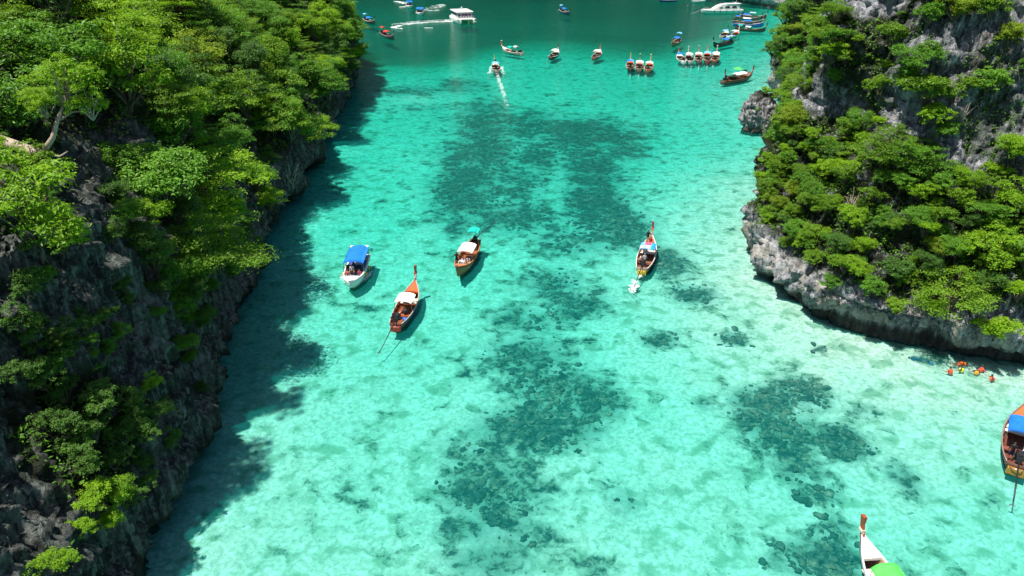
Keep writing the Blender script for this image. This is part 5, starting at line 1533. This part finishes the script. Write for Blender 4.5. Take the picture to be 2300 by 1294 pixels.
for sd in 'LR':
    BONES += [('chest', 'sh' + sd, 0), ('sh' + sd, 'el' + sd, 0), ('el' + sd, 'wr' + sd, 2), ('pelvis', 'hip' + sd, 1), ('hip' + sd, 'kn' + sd, 1), ('kn' + sd, 'an' + sd, 2), ('an' + sd, 'to' + sd, 2)]
_bodies = {}
def body_mesh(pose_name, pose):
    if pose_name in _bodies: return _bodies[pose_name]
    names = list(pose)
    me = bpy.data.meshes.new('armature')
    me.from_pydata([pose[n] for n in names], [(names.index(a), names.index(b)) for a, b, _ in BONES], [])
    o = bpy.data.objects.new('armature', me); col.objects.link(o)
    md = o.modifiers.new('skin', 'SKIN'); md.use_smooth_shade = True
    for i, n in enumerate(names):
        r = RAD.get(n) or RAD[n[:-1]]
        sv = me.skin_vertices[0].data[i]
        sv.radius = (r, r * (0.8 if n in ('pelvis', 'spine', 'chest') else 1)); sv.use_root = n == 'pelvis'
    o.modifiers.new('sub', 'SUBSURF').levels = 1
    dg = bpy.context.evaluated_depsgraph_get(); dg.update()
    ev = o.evaluated_get(dg)
    out = bpy.data.meshes.new_from_object(ev)
    bpy.data.objects.remove(o)
    segs = [(Vector(pose[a]), Vector(pose[b]), m) for a, b, m in BONES]
    mi = []
    for p in out.polygons:
        c = p.center
        def dist(s):
            a, b, m = s
            t = max(0, min(1, (c - a).dot(b - a) / (b - a).length_squared)); return (a + (b - a) * t - c).length
        mi.append(min(segs, key=dist)[2])
    out.materials.clear()
    out.polygons.foreach_set('material_index', mi)
    _bodies[pose_name] = out
    return out

def hand_mesh():
    b = MB()
    b.box((0, 0, -.045), (.075, .028, .09), taper=.85)
    for k, (x, l) in enumerate(((-.028, .062), (-.010, .074), (.009, .070), (.027, .055))):
        b.tube([(x, 0, -.085), (x * 1.1, .008, -.085 - l * .55), (x * 1.1, .026, -.085 - l)], [.009, .0085, .007], 6)
    b.tube([(.036, 0, -.03), (.058, .014, -.055), (.062, .026, -.085)], [.011, .010, .008], 6)
    return b.mesh('hand')
HAND = hand_mesh()
SKIN_A, SKIN_B = paint((0.50, 0.30, 0.20), .6, .08), paint((0.28, 0.15, 0.09), .6, .08)
def person(loc, rz, pose_name, label, shirt, shorts, skin=SKIN_A, hair=(0.02, 0.015, 0.012), vest=None, hat=None, tilt=(0, 0), group=None, fins=None):
    pose = dict(stand=STAND, sit=SIT, reach=REACH, swim=SWIM, float=FLOAT)[pose_name]
    root = empty('person', loc); root.rotation_euler = (tilt[0], tilt[1], rz)
    tag(root, label, 'person', group)
    me = body_mesh(pose_name, pose).copy()
    for m in (CLOTH(shirt), CLOTH(shorts), skin): me.materials.append(m)
    new_obj('body', me, root)
    h, t_, nk = (Vector(pose[k]) for k in ('head', 'top', 'neck'))
    axis = (t_ - nk).normalized()
    rot = axis.to_track_quat('Z', 'Y').to_matrix()
    b = MB(); b.blob(h + axis * .045 - (rot @ V3(0, .015, 0)) * (1 if pose_name != 'float' else 0), (.098, .108, .085), rot=rot)
    b.build('hair', paint(hair, .5, .3), root)
    b = MB(); b.blob(h + axis * .005 + rot @ V3(0, .088 if pose_name != 'float' else .0, 0), (.014, .022, .02)); b.build('nose', skin, root)
    for sd in 'LR':
        o = bpy.data.objects.new('hand', HAND); col.objects.link(o); o.parent = root
        if not HAND.materials: HAND.materials.append(skin)
        w, e = Vector(pose['wr' + sd]), Vector(pose['el' + sd])
        o.location = w; o.rotation_mode = 'QUATERNION'; o.rotation_quaternion = (e - w).to_track_quat('Z', 'Y')
        put_mat(o, skin)
    if vest:
        b = MB(); P_, S_, C_ = (Vector(pose[k]) for k in ('pelvis', 'spine', 'chest'))
        N_ = Vector(pose['neck'])
        pts = [P_.lerp(S_, .5), S_, C_, C_.lerp(N_, .55)]
        b.tube(pts, [.20, .215, .225, .15], 12, flat=.8)
        b.build('life_vest', CLOTH(vest), root)
    if hat:
        b = MB(); b.tube([h + axis * .05, h + axis * .06], .19, 12); b.blob(h + axis * .07, (.11, .11, .09)); b.build('hat', CLOTH(hat), root)
    if fins:
        for sd in 'LR':
            t1 = Vector(pose['to' + sd]); b = MB(); b.box(t1 + V3(0, -.25, -.02), (.15, .38, .02), taper=1.0); b.build('fin', CLOTH(fins), root)
    return root

def aboard(key, u, v, z, face, pose, label, shirt, shorts, **k):
    p, a = in_boat(key, u, v, z)
    return person(p, a + face - math.pi / 2, pose, label, shirt, shorts, **k)
BLACK = (0.02, 0.02, 0.022)
# varnished boat
aboard('b2', .72, -.78, .47, 0.4, 'reach', 'person in dark clothes standing at the bow of the varnished boat', BLACK, BLACK, skin=SKIN_B)
aboard('b2', .66, -.05, .47, 0.0, 'sit', 'person in pale lilac top sitting at the bow of the varnished boat', (.6, .5, .65), (.08, .06, .2))
aboard('b2', .64, .45, .47, 0.3, 'sit', 'person in white top sitting beside the lilac one on the varnished boat', (.75, .72, .68), (.3, .2, .15))
aboard('b2', .70, .4, .47, 0.2, 'sit', 'person in cream top at the right side of the varnished boat bow', (.7, .55, .4), (.5, .3, .2))
aboard('b2', .16, .1, .05, 0.2, 'stand', 'boatman in dark clothes under the teal awning', BLACK, (.05, .05, .08), skin=SKIN_B)
# patchwork boat
aboard('b3', .83, .45, .98, 0.1, 'stand', 'person in black standing on the foredeck of the patchwork-roofed boat', BLACK, BLACK, skin=SKIN_B)
aboard('b3', .84, -.1, .99, 3.1, 'sit', 'person in red top sitting on the foredeck of the patchwork-roofed boat', (.55, .05, .08), (.35, .05, .05))
aboard('b3', .24, .0, .05, 0.0, 'stand', 'boatman in grey shirt behind the patchwork roof', (.4, .4, .42), (.05, .05, .05), skin=SKIN_B, hair=(.2, .2, .2))
aboard('b3', .31, .5, .47, 1.6, 'sit', 'passenger in pale shirt at the left stern of the patchwork-roofed boat', (.65, .6, .58), (.2, .12, .1))
# orange-decked boat
aboard('b1', .30, -.35, .47, 0.3, 'sit', 'person in dark shirt under the canopy edge of the orange-decked boat', (.06, .05, .06), BLACK, skin=SKIN_B)
aboard('b1', .62, .3, .47, 3.1, 'sit', 'person in red vest on the bench before the white canopy', (.5, .12, .08), (.4, .1, .05), vest=(.6, .12, .05))
aboard('b1', .62, -.3, .47, 2.8, 'sit', 'person in pink top on the bench before the white canopy', (.62, .3, .3), (.3, .08, .05))
aboard('b1', .12, .45, .06, 0.2, 'stand', 'boatman in dark brown at the engine of the orange-decked boat', (.05, .035, .03), BLACK, skin=SKIN_B)
# big boat at the right edge
aboard('b4', .18, .45, .06, 0.2, 'stand', 'boatman in black behind the bright blue canopy at the right edge', BLACK, (.03, .03, .08), skin=SKIN_B)
# speedboat
for v, c, w in ((.62, (.35, .04, .06), 'maroon'), (-.55, (.45, .12, .10), 'brick red'), (-.15, (.5, .5, .48), 'pale grey')):
    aboard('s1', .715 if v != -.15 else .66, v, .76 if v != -.15 else .37, 3.1 if v != -.15 else 0, 'sit' if v != -.15 else 'stand', 'person in %s top in the bow of the white speedboat' % w, c, (.15, .06, .06))
# the small moving boat, the ferry and others
aboard('f7', .78, 0, .9, 0, 'stand', 'dark figure standing at the bow of the moving light blue-canopied boat', BLACK, BLACK, skin=SKIN_B)
aboard('f16', .18, .2, .06, 0, 'stand', 'boatman standing at the stern of the brown longtail boat', (.1, .1, .12), BLACK, skin=SKIN_B)
fr_, fL, fB = FERRY
for k in range(6):
    y = -fB * .36 + k * fB * .145
    p = fr_.matrix_basis @ V3(fL * (.30 + .02 * (k % 2)), y, 1.85)
    person(p, fr_.rotation_euler[2] - math.pi / 2, 'stand', 'person in dark purple on the ferry front deck, %s from its left' % ('first', 'second', 'third', 'fourth', 'fifth', 'sixth')[k], (.10, .05, .22), (.06, .03, .12), group='people on the ferry deck')
# swimmers in life vests
OR, RO, YL = (.80, .16, .02), (.78, .09, .03), (.72, .62, .04)
for px, py, rz, vst, shirt, lab in [(2135, 836, 0.3, RO, (.5, .1, .05), 'swimmer in red-orange life vest, leftmost of the group'), (2160, 832, 0.8, YL, (.03, .10, .08), 'swimmer in yellow life vest and dark sleeves'),
        (2193, 838, -0.2, (.80, .34, .02), (.1, .05, .04), 'swimmer in amber life vest right of the yellow one'), (2204, 832, -1.6, RO, (.6, .1, .08), 'swimmer in red vest close behind the amber one'),
        (2229, 852, 1.2, OR, (.10, .03, .10), 'swimmer in orange life vest, rightmost and nearest')]:
    p = G(px, py, 0); person((p.x, p.y, -.36), rz, 'swim', lab, shirt, BLACK, vest=vst, skin=SKIN_B)
p = G(2156, 817, 0); person((p.x, p.y, -.02), rad(-80), 'float', 'swimmer in orange vest floating on their back near the rocks', (.70, .14, .03), (.5, .1, .04), vest=OR, skin=SKIN_B)
p = G(2062, 805, 0); person((p.x, p.y, -.10), rad(62), 'float', 'snorkeller in dark suit and blue fins lying face down near the rocks', (.01, .05, .12), (.01, .04, .10), skin=paint((.04, .08, .12), .5), fins=(.06, .20, .40))
for px, py, lab in ((1545, 13, 'farthest tiny swimmer in the water below the white launch'), (1558, 12, 'second tiny swimmer beside the farthest one')):
    p = G(px, py, 0); person((p.x, p.y, -.3), 1.0, 'swim', lab, (.7, .7, .7), BLACK)

# ------------------------------------------------------------------ foam on the water
t = NT('sea_foam')
co = t.coords('Object')
n = t.noise(co, 3.0, 6, 0.75)
tp = t.n('ShaderNodeBsdfTransparent'); mx = t.n('ShaderNodeMixShader')
t.link(t.math('MULTIPLY', t.mapr(n, 0.36, 0.62, 0.1, 0.95), t.mapr(t.attr('soft'), 0.05, 1.0)), mx.inputs[0]); t.link(tp.outputs[0], mx.inputs[1])
t.link(t.principled((0.82, 0.86, 0.85), 0.8, 0.2), mx.inputs[2])
FOAM = t.done(mx.outputs[0])
def foam(name, label, strands, seed):
    rs = random.Random(seed); b = MB()
    for pts, widths, count, size in strands:
        P_ = [G(*p) for p in pts]
        for k in range(count):
            q = rs.random() * (len(P_) - 1); i = min(int(q), len(P_) - 2); f = q - i
            p = P_[i].lerp(P_[i + 1], f); w = widths[i] + (widths[i + 1] - widths[i]) * f
            d = (P_[i + 1] - P_[i]).normalized(); s = Vector((-d.y, d.x, 0))
            c = p + s * rs.gauss(0, w * .4) + d * rs.uniform(-.4, .4)
            r = size * 1.7 * rs.uniform(.5, 1.3); m = 9; el = rs.uniform(.5, .9)
            vs = [(c.x, c.y, .05 + .04 * rs.random())]
            for a in range(m):
                an = a / m * 6.283; rr = r * rs.uniform(.8, 1.1)
                vs.append((c.x + d.x * rr * math.cos(an) + s.x * rr * el * math.sin(an), c.y + d.y * rr * math.cos(an) + s.y * rr * el * math.sin(an), .012))
            b.add(vs, [(0, 1 + a, 1 + (a + 1) % m) for a in range(m)], 0, True)
    o = b.build(name, FOAM)
    set_attr(o.data, 'soft', np.where(np.arange(len(b.v)) % 10 == 0, 1.0, 0.0))
    tag(o, label, 'foam', kind='stuff')
foam('wake_foam', 'straight white wake behind the moving light blue-canopied boat', [([(1117, 165), (1121, 180), (1127, 198), (1133, 215)], [.5, .6, .6, .45], 150, .24), ([(1133, 215), (1136, 226), (1140, 238)], [.6, .6, .5], 30, .18),
     ([(1103, 150), (1099, 166)], [.5, .6], 40, .28), ([(1126, 150), (1132, 166)], [.5, .6], 40, .28)], 1)
foam('wake_foam', 'white propeller wash behind the patchwork-roofed boat', [([(1428, 632), (1424, 648)], [.5, .6], 70, .2), ([(1441, 606), (1437, 622)], [.7, .3], 60, .14), ([(1424, 648), (1420, 655)], [.5, .4], 25, .16)], 2)
foam('wake_foam', 'long white wake trailing left behind the ferry', [([(1022, 47), (1000, 48), (960, 50), (925, 53), (905, 55)], [2.6, 2.8, 2.6, 2.4, 1.4], 230, .5), ([(1020, 43), (975, 46), (930, 49), (880, 55)], [1.2, 1.2, 1.2, 1.0], 110, .4), ([(900, 57), (880, 62), (905, 65)], [1.2, 1.2, .8], 60, .6),
     ([(1055, 50), (1066, 49)], [1.2, .8], 70, .6), ([(955, 63), (970, 63)], [1, 1], 20, .5)], 3)
foam('wake_foam', 'curved foamy wake behind the speedboat left of the ferry', [([(953, 24), (968, 17), (985, 11), (998, 11), (990, 15), (972, 19)], [1.6, 3.0, 3.4, 2.4, 1.6, 1.0], 170, .36), ([(962, 24), (985, 23)], [1, .8], 40, .5)], 4)
foam('wake_foam', 'pale wake beside the farthest speedboat', [([(910, 8), (900, 5), (888, 3)], [2.0, 2.0, 1.5], 120, .6), ([(897, 16), (912, 15)], [1, 1], 60, .5)], 5)
foam('wake_foam', 'small splashes along the side of the white speedboat', [([(811, 632), (822, 625), (830, 617)], [.25, .35, .25], 60, .16), ([(825, 618), (834, 611)], [.25, .2], 26, .13), ([(768, 618), (772, 632)], [.4, .4], 24, .12)], 6)
